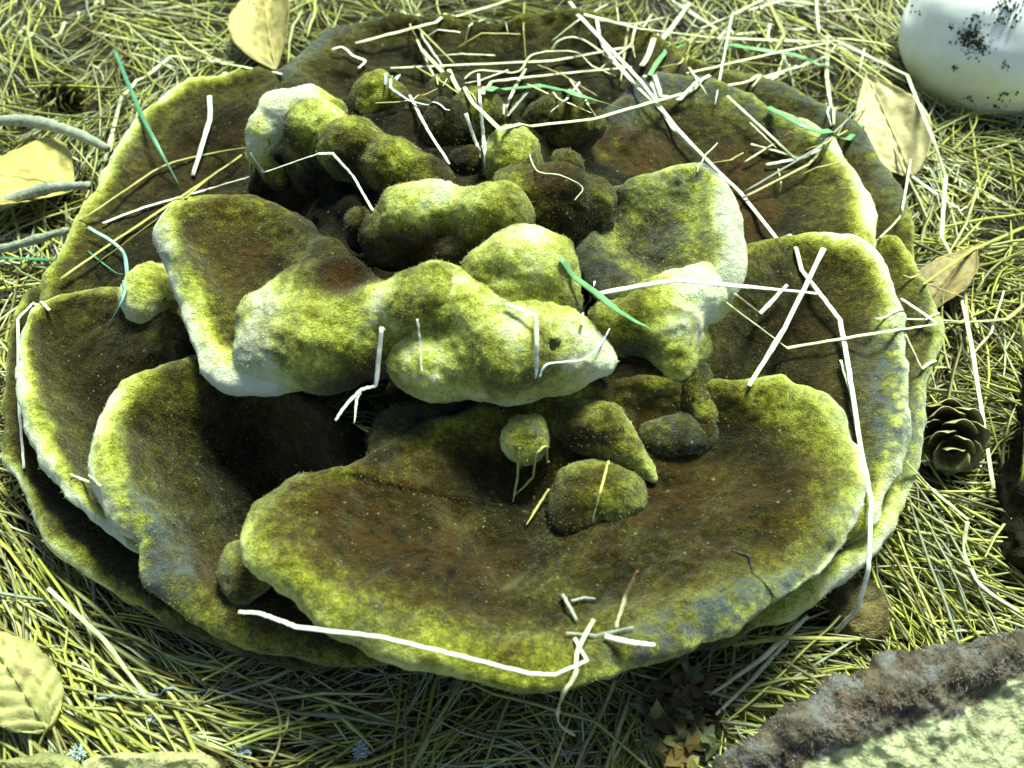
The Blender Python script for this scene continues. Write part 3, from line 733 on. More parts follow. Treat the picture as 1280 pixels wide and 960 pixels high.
PALE = (0.74, 0.76, 0.44); WHITE = (0.86, 0.88, 0.68); TAN = (0.45, 0.40, 0.16); OLIVE = (0.42, 0.40, 0.10)
BLUE = (0.62, 0.72, 0.74); GRN = (0.22, 0.50, 0.20); DGRN = (0.10, 0.30, 0.16); GREY = (0.30, 0.32, 0.26); RED = (0.32, 0.14, 0.05)
STRAW = [
 # label, width px, colour, smooth, points
 ('long pale straw crossing the back right lobes and hanging over the front rim', 9, WHITE, 0, [(712,2,.6),(760,66,.9),(850,170,.5),(925,240,.25),(1024,366,.5),(1050,400,.4),(1060,455,.5),(1076,560,.3),(1089,625,.4),(1086,710,.6,5.2),(1072,762,.3,3.6),(1044,791,.2,1.8)]),
 ('straight pale straw laid close beside the long hanging straw behind the right arm', 8, WHITE, 0, [(722,18,.9),(800,100,.8),(845,160,.5),(915,232,.35)]),
 ('sharply kinked pale straw resting over the small knobs behind the crown', 8, PALE, 0, [(527,62,.3),(572,110,.6),(625,162,.5),(740,149,.5),(850,118,.4),(930,103,.5),(1010,80,.8)]),
 ('straight pale straw slanting off the back rim above the small knobs', 7, PALE, 0, [(444,54,.2),(545,28,.3),(652,-4,.3)]),
 ('level tapering straw lying across the brown back lobe', 7, PALE, 0, [(790,58,.5),(690,76,.3),(488,85,.2)]),
 ('bent straw with a hooked end below the level straw on the back lobe', 7, PALE, 0, [(604,118,.3),(614,102,.5),(700,92,.4),(790,84,.4)]),
 ('short thick white straw standing against the back left lobe', 9, WHITE, 0, [(281,91,.3),(262,150,.3),(241,219,.2)]),
 ('arched pale straw bent over the litter behind the back left lobe', 7, PALE, 0, [(131,202,.3),(152,120,.6),(214,70,.9),(285,80,.6),(352,93,.2)]),
 ('pale straw arching from the left rim down beside the crown hump', 6, WHITE, 0, [(128,279,.2),(180,259,.2),(262,236,.3),(338,213,.6),(398,192,.8),(416,192,.5),(442,221,.6),(466,263,.2)]),
 ('long thin olive stem curving over the back left lobe to the pale crest', 5, OLIVE, 1, [(0,356,.3),(60,306,.5),(109,270,.3),(165,232,.3),(210,205,.3),(278,189,.4),(338,181,.2)]),
 ('straight olive stem slanting across the left rim beside the hollow arm', 6, OLIVE, 0, [(75,349,.3),(150,296,.2),(225,247,.3),(302,194,.4)]),
 ('short olive stem crossing the straight olive stem on the back left lobe', 5, OLIVE, 0, [(120,330,.3),(232,247,.3),(262,222,.3)]),
 ('folded straw making a narrow V between the small knobs', 7, WHITE, 0, [(582,142,.3),(596,182,.3),(608,210,.2),(604,172,.4),(600,126,.4),(598,92,.3)]),
 ('bluish straw draped between two small knobs behind the crest', 5, BLUE, 0, [(482,106,.2),(500,93,.2),(488,110,.3),(512,126,.4),(562,138,.2)]),
 ('white straw running down from the small knobs to the crown hump', 6, WHITE, 0, [(512,119,.4),(534,162,.4),(562,205,.3)]),
 ('thin olive bit lying across the white straw behind the crest', 3, TAN, 1, [(469,129,.2),(512,125,.5),(546,111,.3)]),
 ('short pale stub leaning by the green blade on the back lobe', 6, PALE, 0, [(657,86,.6),(642,112,.4),(629,143,.2)]),
 ('short grey stub leaning by the green blade on the back lobe', 6, GREY, 0, [(665,108,.5),(634,145,.2)]),
 ('curly dry grass shred twisted over the back lobe', 4, PALE, 1, [(580,99,.3),(598,88,.5),(646,90,.4),(663,70,.6),(690,64,.4),(722,66,.6),(740,82,.5),(770,95,.3)]),
 ('looped dry grass blade curling above the level straw', 6, PALE, 1, [(690,62,.4),(700,50,.7),(725,48,.8),(760,72,.7),(800,112,.5),(838,150,.4)]),
 ('fine thread like curl on the olive crown lobe', 2.5, PALE, 1, [(662,193,.2),(672,214,.2),(700,219,.3),(728,234,.2),(718,250,.2)]),
 ('small white papery curl on the dark back rim', 6, WHITE, 1, [(415,62,.2),(428,59,.4),(442,70,.3),(456,76,.3),(448,85,.2)]),
 ('white straw hooked over the front lobe with a forked frayed end', 8, WHITE, 0, [(481,412,.6),(477,409,.7),(470,482,.5,9.6),(452,487,.5,9.2),(434,504,.5,8.9),(419,526,.4,8.6)]),
 ('thin white splinter standing on the snout lobe', 4, WHITE, 0, [(522,399,.3),(525,430,.3),(527,467,.2)]),
 ('white bent straw lying behind the eye hole of the snout', 8, WHITE, 0, [(632,380,.2),(670,394,.4),(671,430,.3),(670,472,.2)]),
 ('thin bluish wavy stem across the tip of the snout', 4, BLUE, 1, [(674,472,.2),(685,455,.2),(726,450,.2),(748,434,.3),(762,411,.5)]),
 ('white curled blade hooked below the right arm', 5, WHITE, 1, [(727,406,.3),(731,384,.5),(748,368,.4)]),
 ('broad white straw lying across the front of the right arm', 10, WHITE, 0, [(742,368,.3,10.8),(800,357,.3,11.0),(846,350,.3,11.2),(931,358,.4,11.0),(1025,367,.7,8.8)]),
 ('stout leaning straw crossed by the broad white straw on the right lobe', 10, WHITE, 0, [(1030,310,.8),(981,410,.8),(936,482,.3)]),
 ('kinked straw folded under the right arm and over the right rim', 7, PALE, 0, [(909,379,.6),(984,435,.4),(1111,414,.5),(1172,405,.5)]),
 ('pale straw end sticking back from the right rim', 7, WHITE, 0, [(1172,404,.5),(1126,373,.3)]),
 ('small bent pale leaf strip beside the right arm', 9, WHITE, 0, [(920,368,.3),(950,392,.4),(984,356,.6)]),
 ('short hooked straw over the outer right rim above the cone', 6, PALE, 0, [(1132,418,.2),(1152,461,.3),(1180,459,.6)]),
 ('thin straw lying alongside the hanging straw on the right lobe', 6, PALE, 0, [(1051,450,.3),(1060,480,.3),(1072,520,.3)]),
 ('tall arched straw bending from the back over the litter beside the cone', 8, PALE, 0, [(730,18,.6),(800,36,.7),(890,47,1.2),(1010,52,2.0),(1046,51,2.4),(1134,94,2.4),(1167,176,2.0),(1182,221,1.6),(1177,296,1.0),(1194,330,.9),(1216,440,.8),(1242,611,.6)]),
 ('pale straw rising from the back right rim to the arched straw', 6, PALE, 0, [(858,92,.3),(965,67,1.2),(1046,51,2.2)]),
 ('straight straw slanting down the back right lobe', 6, PALE, 0, [(909,120,.5),(955,162,.4),(995,199,.3)]),
 ('brownish double stem leaning on the right arm corner', 5, TAN, 0, [(929,247,.5),(1010,206,.7),(1092,124,1.6)]),
 ('grey stem lying beside the brownish double stem', 4, GREY, 0, [(930,240,.5),(1025,183,.8),(1078,131,1.4)]),
 ('short yellow bit with a reddish tip on the back right lobe', 4, PALE, 0, [(931,202,.3),(970,178,.3),(988,164,.3)]),
 ('short pale straw lying towards the white margin of the back right lobe', 6, PALE, 0, [(939,180,.3),(999,197,.3)]),
 ('flat white papery strip on the back right margin', 8, WHITE, 0, [(957,206,.2),(1000,198,.3),(1028,186,.3)]),
 ('thin bent stem dropping over the outer back right rim', 4, PALE, 1, [(1111,124,.8),(1131,152,.8),(1139,187,.6),(1130,250,.5),(1124,272,.4),(1100,297,.3)]),
 ('small forked pale straw on the blue grey back margin', 9, WHITE, 0, [(818,94,.5),(826,120,.5),(850,124,.4),(874,98,.6)]),
 ('broad pale straw end lying over the back right litter', 9, PALE, 0, [(802,82,.6),(840,34,.8),(862,4,.8)]),
 ('long white straw lying along the front lip of the wide bracket', 8, WHITE, 0, [(298,765,.6,6.6),(322,766,.6,6.9),(345,774,.6,7.3),(372,784,.6,7.6),(480,797,.3),(580,821,.3),(663,842,.3),(694,843,.3),(734,826,.3),(718,797,.2)]),
 ('twisted pale blade hanging over the front lip down to the needles', 8, PALE, 1, [(742,774,.3),(722,814,.3),(719,842,.3),(704,868,.4,6.6),(698,888,.4,5.2),(700,906,.3,3.8),(719,919,.3,2.6)]),
 ('thin grey shred lying near the front lip', 5, GREY, 0, [(707,791,.2),(745,794,.2),(791,784,.2)]),
 ('stout cut straw end lying near the front lip', 10, WHITE, 0, [(756,795,.3),(790,803,.4),(819,806,.4)]),
 ('straw stub with a reddish top standing in the wide bracket', 7, PALE, 0, [(769,786,.1),(782,746,1.0),(797,713,1.9)]),
 ('small grey splinter lying in the wide front bracket', 7, GREY, 0, [(703,742,.2),(721,775,.2)]),
 ('small grey shred beside the splinter in the wide front bracket', 5, GREY, 0, [(714,751,.2),(730,747,.3),(744,748,.2)]),
 ('white straw bent down around the outer left rim', 6, WHITE, 0, [(62,388,.2),(41,379,.4),(22,399,.5),(24,510,.4),(30,585,.3)]),
 ('small pale shred caught between two left lobes', 5, PALE, 1, [(88,593,.2),(105,600,.3),(126,607,.2)]),
 ('pale kinked straw lying on the litter behind the yellow leaf', 6, PALE, 0, [(0,240,.4),(34,219,.7),(125,208,.4)]),
 ('tall pale straw slanting through the back left litter', 7, PALE, 0, [(30,72,.5),(120,15,.9),(150,-4,.9)]),
 ('pale straw with a blunt tip on the needles beside the lower left leaf', 8, PALE, 0, [(60,735,.5),(130,800,.5),(192,884,.5)]),
 ('bluish pale straw lying level in the shade below the left rim', 5, (0.24, 0.30, 0.34), 0, [(118,873,.4),(200,868,.4),(310,862,.4)]),
 ('thick pale stem with a blunt end curving below the cone', 8, PALE, 1, [(1209,652,1.4),(1206,690,.9),(1225,730,.6),(1275,765,.4)]),
 ('pale straw leaning out from the right rim below the cone', 8, PALE, 0, [(1134,578,.8),(1165,612,.9),(1210,650,.5)]),
 ('pale straw pair sloping under the right front rim', 8, PALE, 0, [(1010,770,.8),(950,825,.7),(886,870,.4)]),
 ('pale straw sloping down to the crumbly log below the right rim', 7, PALE, 0, [(985,800,.7),(940,850,.6),(895,893,.4)]),
 ('two toned flat straw lying level under the right front rim', 8, OLIVE, 0, [(915,806,.6,2.6),(980,797,.8,2.7),(1075,799,.7,2.4)]),
 ('thin dark fibre crossing the blue grey margin of the front bracket', 3.5, (0.015, 0.012, 0.01), 0, [(915,688,.08),(936,694,.08),(941,715,.08),(970,748,.1)]),
 ('red brown forked stem rising from the shaded needles', 5, TAN, 1, [(336,958,.3),(350,925,.7),(348,890,1.0),(336,862,1.2)]),
]
BITS = [(650,581,641,628),(686,576,642,621),(686,611,658,656),(761,576,740,653)]
GREEN = [
 ('broad green grass blade lying on the back lobe among straws', 12, GRN, [(610,114,.3),(675,108,.5),(717,117,.5),(776,135,.3)]),
 ('green grass blade slanting across the notch below the right arm', 10, GRN, [(697,332,.3,12.3),(737,360,.6,11.6),(775,390,.6,10.9),(816,413,.3,10.0)]),
 ('thin dark green blade leaning over the back left rim', 5, DGRN, [(142,60,.9),(180,150,.4),(225,233,.2)]),
 ('long thin green blade reaching from the litter over the left rim', 5, DGRN, [(0,322,.6),(68,326,.6),(154,343,.4)]),
 ('blue green curled blade hanging on the left rim by the small knob', 5, (0.30,0.55,0.45), [(110,284,.3),(150,310,.4),(158,335,.4),(155,368,.3),(133,411,.2)]),
 ('green blade arching through the litter above the back right rim', 8, GRN, [(905,55,1.0),(950,62,1.1),(1002,71,1.0),(1047,94,.8)]),
 ('flat green blade lying on the back right margin', 10, GRN, [(960,134,.3),(1025,165,.4),(1092,181,.5)]),
 ('short green blade curling off the blue grey back margin', 6, GRN, [(812,94,.4),(828,70,.7),(850,58,.8),(886,46,.9)]),
]
TWIGS = [
 ('thick grey twig curving from the litter to the back left rim', 15, [(-30,152,.9,2.4),(20,151,.9,2.6),(60,156,.9,2.9),(100,169,.9,3.2),(134,186,.3,3.4)]),
 ('grey twig bending over the yellow leaf to the left rim', 15, [(-30,268,.5,2.6),(10,252,.8,2.8),(45,239,.9,3.1),(80,233,.7,3.3),(112,232,.3,3.4)]),
 ('thin grey twig below the yellow leaf touching the left rim', 11, [(-30,316,.5,2.2),(20,306,.6,2.5),(55,296,.5,2.8),(88,287,.2,3.2)]),
]
# where nothing but litter lies under a point, rest on the litter: one ray per point against what is built so far
todo = []
for i, (lab, w, c, sm, pts) in enumerate(STRAW): todo.append(('straw_stalk', lab, 'straw', w, c, M_STRAW, .28, sm, pts, i))
made_o = []
for (nm, lab, cat, w, c, mt, fl, sm, pts, i) in todo:
    c2 = RED if 'reddish' in lab else None
    made_o.append(tag(sweep(nm, pts, w, c, mt, fl, seed=i, smooth_path=bool(sm), color2=c2, tip=0.75), lab, cat))
    if 'forked frayed' in lab:
        sweep('frayed_tip', [(452,487,.5,9.2),(446,500,.4,9.0),(443,529,.4,8.7)], 5, c, mt, parent=made_o[-1], seed=i + 50)
    if 'red brown forked' in lab:
        sweep('side_shoot', [(346,935,.6),(358,910,.8),(362,885,1.0)], 4, c, mt, parent=made_o[-1], seed=i + 50, smooth_path=True)
rs = np.random.default_rng(321)
for i in range(60):
    if i < 16: x0, y0, lab = rs.uniform(880, 1120), rs.uniform(5, 110), ('thin pale straw scattered over the litter behind the back right rim', 'straws behind the back right rim')
    elif i < 26: x0, y0, lab = rs.uniform(1150, 1270), rs.uniform(170, 420), ('thin pale straw scattered over the litter below the white puffball', 'straws below the puffball')
    elif i >= 34: x0, y0, lab = rs.uniform(470, 880), rs.uniform(10, 130), ('thin dry straw tangled over the brown back lobe and its small knobs', 'straws tangled over the back lobe')
    else: x0, y0, lab = rs.uniform(880, 1060), rs.uniform(140, 290), ('thin dry straw bit lying on the brown back right lobe', 'straw bits on the back right lobe')
    a = rs.uniform(0, math.pi); L = rs.uniform(60, 170) * (1 if i < 26 else 0.45 if i < 34 else 0.7)
    dx, dy = L * math.cos(a), L * math.sin(a) * .8; k = rs.normal(0, L * .08)
    pts = [(x0 - dx / 2, y0 - dy / 2, .5), (x0 + k, y0 + k, .6), (x0 + dx / 2, y0 + dy / 2, .3)]
    tag(sweep('straw_stalk', pts, rs.uniform(3.5, 7.5) * (.7 if i >= 26 else 1), [PALE, WHITE, OLIVE, PALE, TAN][int(rs.integers(5))], M_STRAW, .4, seed=700 + i, tip=.6), lab[0], 'straw', lab[1])
for i, (lab, w, c, pts) in enumerate(GREEN):
    tag(sweep('grass_blade', pts, w, c, M_GRASS, .16, seed=200 + i, smooth_path=True, tip=.15), lab, 'grass blade')
for i, (x0, y0, x1, y1) in enumerate(BITS):
    tag(sweep('needle_fragment', [(x0,y0,.3),((x0+x1)/2,(y0+y1)/2,.3),(x1,y1,.15)], 5, (0.55,0.52,0.14), M_STRAW, .6, seed=300 + i),
        ['short broken needle hanging down from under the round bruised knob', 'broken needle crossing the one below the round bruised knob',
         'broken needle with an orange tip lying in the dark gap left of the hump', 'broken needle leaning on the rounded hump in the front bracket'][i], 'needle fragment', 'broken needles in the front bracket')
for i, (lab, w, pts) in enumerate(TWIGS):
    tag(sweep('twig', pts, w, (0.34, 0.37, 0.27), M_TWIG, .95, seed=400 + i, smooth_path=True, tip=.7, jitter=.015), lab, 'twig')

# ------------------------------------------------------------------ leaves
def leaf(label, base, tip, width, z0, z1, col, curl=0.5, cup=0.4, vein=0.06, seed=0, name='dry_leaf', pet=None, roll=0.0, z_mid=0.4, asym=0.0, shape=(0.8, 1.1), nv=9):
    a, b = at(base[0], base[1], z0), at(tip[0], tip[1], z1)
    s = cmpp(base[0], base[1], z0); hw = width * s / 2
    ax = b - a; L = np.linalg.norm(ax); ax /= L
    S = np.cross(ax, [0, 0, 1.0]); S /= np.linalg.norm(S); U = np.cross(S, ax)
    S2 = S * math.cos(roll) + U * math.sin(roll); U2 = U * math.cos(roll) - S * math.sin(roll); S, U = S2, U2
    nu, nv_ = 44, 25
    u = np.linspace(0, 1, nu); v = np.linspace(-1, 1, nv_)
    UU, VV = np.meshgrid(u, v, indexing='ij')
    wid = hw * (np.sin(np.pi * UU ** shape[0]) ** shape[1] * 0.98 + 0.02) * (1 + asym * VV)
    wid = wid * (1 + 0.05 * fbm(np.stack([UU.ravel() * 8, np.sign(VV.ravel()) * 3, UU.ravel() * 0 + seed], 1), 1, 2, seed).reshape(UU.shape))
    x = VV * wid
    hgt = z_mid * np.sin(np.pi * UU) + cup * (VV ** 2) * wid + curl * (UU ** 2) * 0.6
    ph = (UU * nv - np.abs(VV) * 1.6)
    hgt = hgt - vein * (np.exp(-((ph - np.round(ph)) / 0.12) ** 2)) * (np.abs(VV) > .06) + vein * 1.6 * np.cos(ph * 2 * np.pi) * 0.5
    q = np.stack([UU.ravel() * 3 + seed, VV.ravel() * 2, UU.ravel() * 0], 1)
    hgt = hgt + 0.12 * fbm(q, 1.3, 3, seed + 2).reshape(UU.shape)
    V = a + ax * (UU * L)[..., None] + S * x[..., None] + U * hgt[..., None]
    V = V.reshape(-1, 3)
    ii = np.arange(nu * nv_).reshape(nu, nv_)
    Q = np.stack([ii[:-1, :-1], ii[1:, :-1], ii[1:, 1:], ii[:-1, 1:]], -1).reshape(-1, 4)
    N = normals(V, Q)
    V2 = V - N * 0.03; n0 = len(V)
    rim = np.concatenate([ii[0, :], ii[1:, -1], ii[-1, -2::-1], ii[-2:0:-1, 0]])
    Qr = np.stack([rim, np.roll(rim, -1), np.roll(rim, -1) + n0, rim + n0], 1)
    Q = np.concatenate([Q, Q[:, ::-1] + n0, Qr])
    c = np.array(col)[None] * (1 + 0.22 * fbm(q, 1.0, 3, seed + 5))[:, None]
    spot = 0.6 * sstep(0.45, 0.9, fbm(q, 2.3, 3, seed + 8))[:, None]
    c = c * (1 - spot) + spot * np.array([0.16, 0.10, 0.03])
    vc = np.exp(-((ph - np.round(ph)) / 0.10) ** 2).ravel()[:, None] * 0.35
    c = c * (1 - vc * 0.5)
    root = thing(name, None, label, 'leaf')
    mesh_np('blade', np.concatenate([V, V2]), Q, M_LEAF, root, np.clip(np.concatenate([c, c]), 0, .9))
    # midrib, a little proud of the blade
    Cm = V.reshape(nu, nv_, 3)[:, nv_ // 2] + U * 0.04
    if pet is not None:
        pp = np.array([at(*p_) for p_ in pet]); Cm = np.concatenate([pp, Cm])
    n = len(Cm); K = 6
    ang = 2 * math.pi * np.arange(K) / K; W = np.linspace(0.085, 0.03, n)
    Vm = Cm[:, None] + S * (np.cos(ang)[None, :, None] * W[:, None, None]) + U * (np.sin(ang)[None, :, None] * W[:, None, None])
    jj = np.arange(n * K).reshape(n, K)
    Qm = np.stack([jj[:-1], np.roll(jj[:-1], -1, 1), np.roll(jj[1:], -1, 1), jj[1:]], -1).reshape(-1, 4)
    mesh_np('midrib', Vm.reshape(-1, 3), Qm, M_LEAF, root, np.tile(np.array(col) * 0.85, (n * K, 1)))
    return root

leaf('folded tan leaf lying on the litter behind the back left rim', (345,88), (332,-22), 90, 1.8, 2.3, (0.50,0.43,0.15), curl=.3, cup=.5, seed=1, roll=.35, nv=7)
leaf('yellow leaf with brown edge lying under the two grey twigs', (92,236), (-40,225), 165, 1.7, 2.0, (0.62,0.55,0.14), seed=2, cup=.15, roll=-.2, nv=6)
leaf('pale yellow green veined leaf curling at its stalk among the lower left needles', (60,912), (-24,790), 92, 1.9, 2.6, (0.46,0.45,0.16), seed=3, cup=-.25, z_mid=.9, roll=-.2, vein=.17, nv=8, pet=[(40,948,1.4),(48,935,1.6),(54,920,1.8)], shape=(.75,.9))
leaf('pale pointed leaf standing in the litter behind the back right rim', (1140,222), (1083,96), 84, 1.3, 2.2, (0.66,0.58,0.28), seed=4, cup=.3, roll=.4, nv=8, shape=(.7,1.0))
leaf('tan leaf half covered by needles beside the outer right rim', (1150,395), (1222,312), 62, 1.3, 1.7, (0.34,0.27,0.10), seed=5, cup=.2, roll=.3)
leaf('curled brown leaf with a bright yellow edge standing beside the added dark lump', (1276,606), (1268,404), 46, 3.0, 4.2, (0.40,0.38,0.08), seed=6, cup=1.0, roll=-.5, z_mid=.5)

# ------------------------------------------------------------------ white puffball
puff = thing('puffball', None, 'smooth round white puffball dotted with soil lying on the litter', 'puffball')
def puffball():
    c = at(1254, 42, 3.2); s = cmpp(1254, 42, 3.2)
    nu, nv_ = 96, 64
    th = np.linspace(0, 2 * math.pi, nu, endpoint=False); ph = np.linspace(0.02, math.pi - .02, nv_)
    T, P = np.meshgrid(th, ph, indexing='ij')
    d = np.stack([np.sin(P) * np.cos(T), np.sin(P) * np.sin(T), np.cos(P)], -1).reshape(-1, 3)
    r = 1 + 0.035 * fbm(d, 1.6, 3, 3)
    rad = np.array([122 * s, 118 * s, 100 * s])
    V = c + d * r[:, None] * rad
    ii = np.arange(nu * nv_).reshape(nu, nv_)
    Q = np.stack([ii[:, :-1], ii[:, 1:], np.roll(ii, -1, 0)[:, 1:], np.roll(ii, -1, 0)[:, :-1]], -1).reshape(-1, 4)
    w = sstep(0.15, -0.6, d[:, 2] + 0.25 * fbm(d, 2.0, 3, 9))[:, None]
    col = np.array([0.92, 0.93, 0.86]) * (1 - w) + np.array([0.80, 0.80, 0.40]) * w
    mesh_np('cap', V, Q, M_PUFF, puff, col)
    # soil stuck to the skin
    rr = np.random.default_rng(6)
    Vs, Qs = [], []; off = 0
    oc = np.array([(-1,-1,-1),(1,-1,-1),(1,1,-1),(-1,1,-1),(-1,-1,1),(1,-1,1),(1,1,1),(-1,1,1)], float)
    oq = np.array([(0,3,2,1),(4,5,6,7),(0,1,5,4),(1,2,6,5),(2,3,7,6),(3,0,4,7)])
    spots = [(1213,48,17,190),(1224,60,9,60),(1218,20,7,25),(1255,15,18,50),(1262,6,16,40),(1189,34,3,5),(1193,86,4,9),(1258,82,7,9),(1210,125,6,9),(1262,122,9,10),(1146,12,6,5),(1240,130,10,6)]
    for (px, py, sp, n) in spots:
        for _ in range(n):
            x, y = px + rr.normal(0, sp * .6), py + rr.normal(0, sp * .6)
            o_ = c_pos; dd = ray(np.array(x), np.array(y)); dd = dd / np.linalg.norm(dd)
            q = (o_ - c) / rad; e = dd / rad
            A, Bq, Cq = e @ e, 2 * q @ e, q @ q - 1
            disc = Bq * Bq - 4 * A * Cq
            if disc < 0: continue
            p = o_ + dd * ((-Bq - math.sqrt(disc)) / (2 * A))
            sz = rr.uniform(0.015, 0.07)
            Vs.append(p + oc * sz * rr.uniform(.5, 1.2, (8, 3))); Qs.append(oq + off); off += 8
    n = off
    o = mesh_np('soil_crumbs', np.concatenate(Vs), np.concatenate(Qs), M_SOILBIT, puff, np.tile([0.06, 0.065, 0.03], (n, 1)), smooth=False)
    o['kind'] = 'stuff'
puffball()

# ------------------------------------------------------------------ cones
def cone(label, px, py, z, axis, length, rad, col, n=46, seed=0, tipcol=None):
    root = thing('pine_cone', None, label, 'cone')
    c = at(px, py, z); ax = np.array(axis, float); ax /= np.linalg.norm(ax)
    e1 = np.cross(ax, [0, 0, 1.0]); e1 /= np.linalg.norm(e1); e2 = np.cross(ax, e1)
    rr = np.random.default_rng(seed)
    # core
    K = 14; t = np.linspace(0, 1, 12); prof = rad * 0.45 * np.sin(np.pi * (0.12 + 0.86 * t)) ** .7
    ang = 2 * math.pi * np.arange(K) / K
    C = c + ax * ((t - 0.5) * length)[:, None]
    V = C[:, None] + (e1 * np.cos(ang)[:, None] + e2 * np.sin(ang)[:, None])[None] * prof[:, None, None]
    ii = np.arange(12 * K).reshape(12, K)
    Q = np.stack([ii[:-1], np.roll(ii[:-1], -1, 1), np.roll(ii[1:], -1, 1), ii[1:]], -1).reshape(-1, 4)
    mesh_np('core', V.reshape(-1, 3), Q, M_SCALE, root, np.tile(np.array(col) * .5, (12 * K, 1)))
    for k in range(n):
        f = (k + .5) / n
        a = k * 2.39996 + rr.normal(0, .08)
        R = rad * (math.sin(math.pi * (0.16 + 0.80 * f)) ** .8)
        o_ = e1 * math.cos(a) + e2 * math.sin(a); sd = np.cross(ax, o_)
        b = c + ax * ((f - 0.5) * length - .15)
        sl = R * 1.0; sw = rad * 0.95 * (0.45 + 0.75 * math.sin(math.pi * (0.2 + .7 * f)))
        open_ = 0.55 + 0.25 * rr.random()
        nu, nv_ = 6, 7
        Vg = np.zeros((nu, nv_, 3)); cg = np.zeros((nu, nv_, 3))
        for i in range(nu):
            u = i / (nu - 1)
            for j in range(nv_):
                v = -1 + 2 * j / (nv_ - 1)
                wv = sw * (0.35 + 0.65 * u ** .7) * math.sqrt(max(0.02, 1 - (max(0, u - .55) / .5) ** 2 * .9))
                out = sl * u * (1 - 0.10 * v * v); up = length * 0.42 * (u ** 1.6) * (1.25 - open_) + 0.22 * sl * v * v
                Vg[i, j] = b + o_ * out + ax * up + sd * v * wv * .5
                edge = sstep(.72, 1.0, u + .12 * v * v)
                cg[i, j] = np.array(col) * (0.8 + .4 * rr.random()) * (1 - edge) + np.array(tipcol or col) * edge
        V1 = Vg.reshape(-1, 3); jj = np.arange(nu * nv_).reshape(nu, nv_)
        Q1 = np.stack([jj[:-1, :-1], jj[1:, :-1], jj[1:, 1:], jj[:-1, 1:]], -1).reshape(-1, 4)
        V2 = V1 - ax * 0.07
        rim = np.concatenate([jj[0, :], jj[1:, -1], jj[-1, -2::-1], jj[-2:0:-1, 0]])
        Qr = np.stack([rim, np.roll(rim, -1), np.roll(rim, -1) + len(V1), rim + len(V1)], 1)
        mesh_np('scale', np.concatenate([V1, V2]), np.concatenate([Q1, Q1[:, ::-1] + len(V1), Qr]), M_SCALE, root, np.concatenate([cg.reshape(-1, 3)] * 2))
    return root
cone('open brown cone lying end on against the outer right rim', 1184, 540, 1.9, (-0.22, -0.80, 0.30), 3.2, 1.75, (0.085, 0.07, 0.02), n=24, seed=2, tipcol=(0.42, 0.40, 0.17))
cone('dark weathered cone sunk in the needles behind the thick grey twig', 72, 128, 0.7, (0.75, -0.35, 0.3), 3.6, 1.35, (0.07, 0.055, 0.018), n=34, seed=4, tipcol=(0.20, 0.18, 0.05))

# ------------------------------------------------------------------ things at the lower edge
def log_tint(V, T, E):
    w = fbm(V, 0.9, 3, 301); g = fbm(V, 2.6, 3, 303)
    k = sstep(2.5, 2.9, E + w * .35 + g * .12)[:, None]
    rind = np.array([0.105, 0.092, 0.068]) * (1 + 0.7 * g)[:, None]
    pur = sstep(0.1, .6, fbm(V, 1.4, 2, 305))[:, None]
    rind = rind * (1 - pur * .7) + np.array([0.20, 0.20, 0.20]) * pur * .7
    rs = 0.5 * sstep(0.35, .9, fbm(V, 1.9, 2, 307))[:, None]
    rind = rind * (1 - rs) + np.array([0.15, 0.085, 0.04]) * rs
    flesh = np.array([0.46, 0.49, 0.27]) * (1 + 0.40 * g + 0.25 * w)[:, None]
    return np.clip(rind * (1 - k) + flesh * k, 0.005, .9)
log = thing('cut_fungus', None, 'crumbly cut chunk with purplish brown rind and pale yellow flesh', 'chunk')
plate('flesh', [(868,985,2.6),(912,950,3.0),(962,908,3.3),(1022,866,3.6),(1085,834,3.8),(1170,812,3.9),(1240,800,3.9),(1300,790,3.9),(1400,800,3.8),(1480,900,3.6),(1440,1060,3.4),(1250,1120,3.2),(1000,1090,2.9),(890,1040,2.6)],
      (1200,985,3.5), th=.95, rw=1.1, zb=.4, seed=121, amp=(.35,.26,.12), mat=M_WOOD, tintfn=log_tint, parent=log, lip=.2, nu=620)
# shaggy rind: short fibres
def shag():
    me = log.children[0].data; n = len(me.vertices)
    co = np.zeros(n * 3, np.float32); me.vertices.foreach_get('co', co); co = co.reshape(-1, 3) / CM
    nrm = np.zeros(n * 3, np.float32); me.vertices.foreach_get('normal', nrm); nrm = nrm.reshape(-1, 3)
    rr = np.random.default_rng(8)
    vis, x, y = in_view(co, 20)
    rows = np.arange(n) // 620
    ok = np.where(vis & (rows > 66) & (rows < 97))[0]
    pick = rr.choice(ok, 2600)
    D = nrm[pick] * 0.5 + rr.normal(0, .6, (2600, 3)); D /= np.linalg.norm(D, axis=1, keepdims=True)
    S = np.cross(D, rr.normal(0, 1, (2600, 3))); S /= np.linalg.norm(S, axis=1, keepdims=True)
    U = np.cross(D, S); ln = rr.uniform(.06, .22, 2600)
    t = np.array([0, .5, 1.0])
    P = co[pick][:, None] + D[:, None] * (t[None, :, None] * ln[:, None, None]) - np.array([0, 0, .12]) * (t ** 2)[None, :, None]
    V, Q = strand_mesh(P, U, S, rr.uniform(.015, .035, (2600, 1)) * np.array([[1, .8, .2]]), 3)
    c = np.array([(0.16,0.12,0.08),(0.22,0.21,0.20),(0.15,0.10,0.06),(0.10,0.08,0.05)])[rr.integers(0, 4, 2600)]
    o = mesh_np('rind_fibres', V, Q, M_FUZZ, log, np.repeat(c, 9, 0)); o['kind'] = 'stuff'
shag()

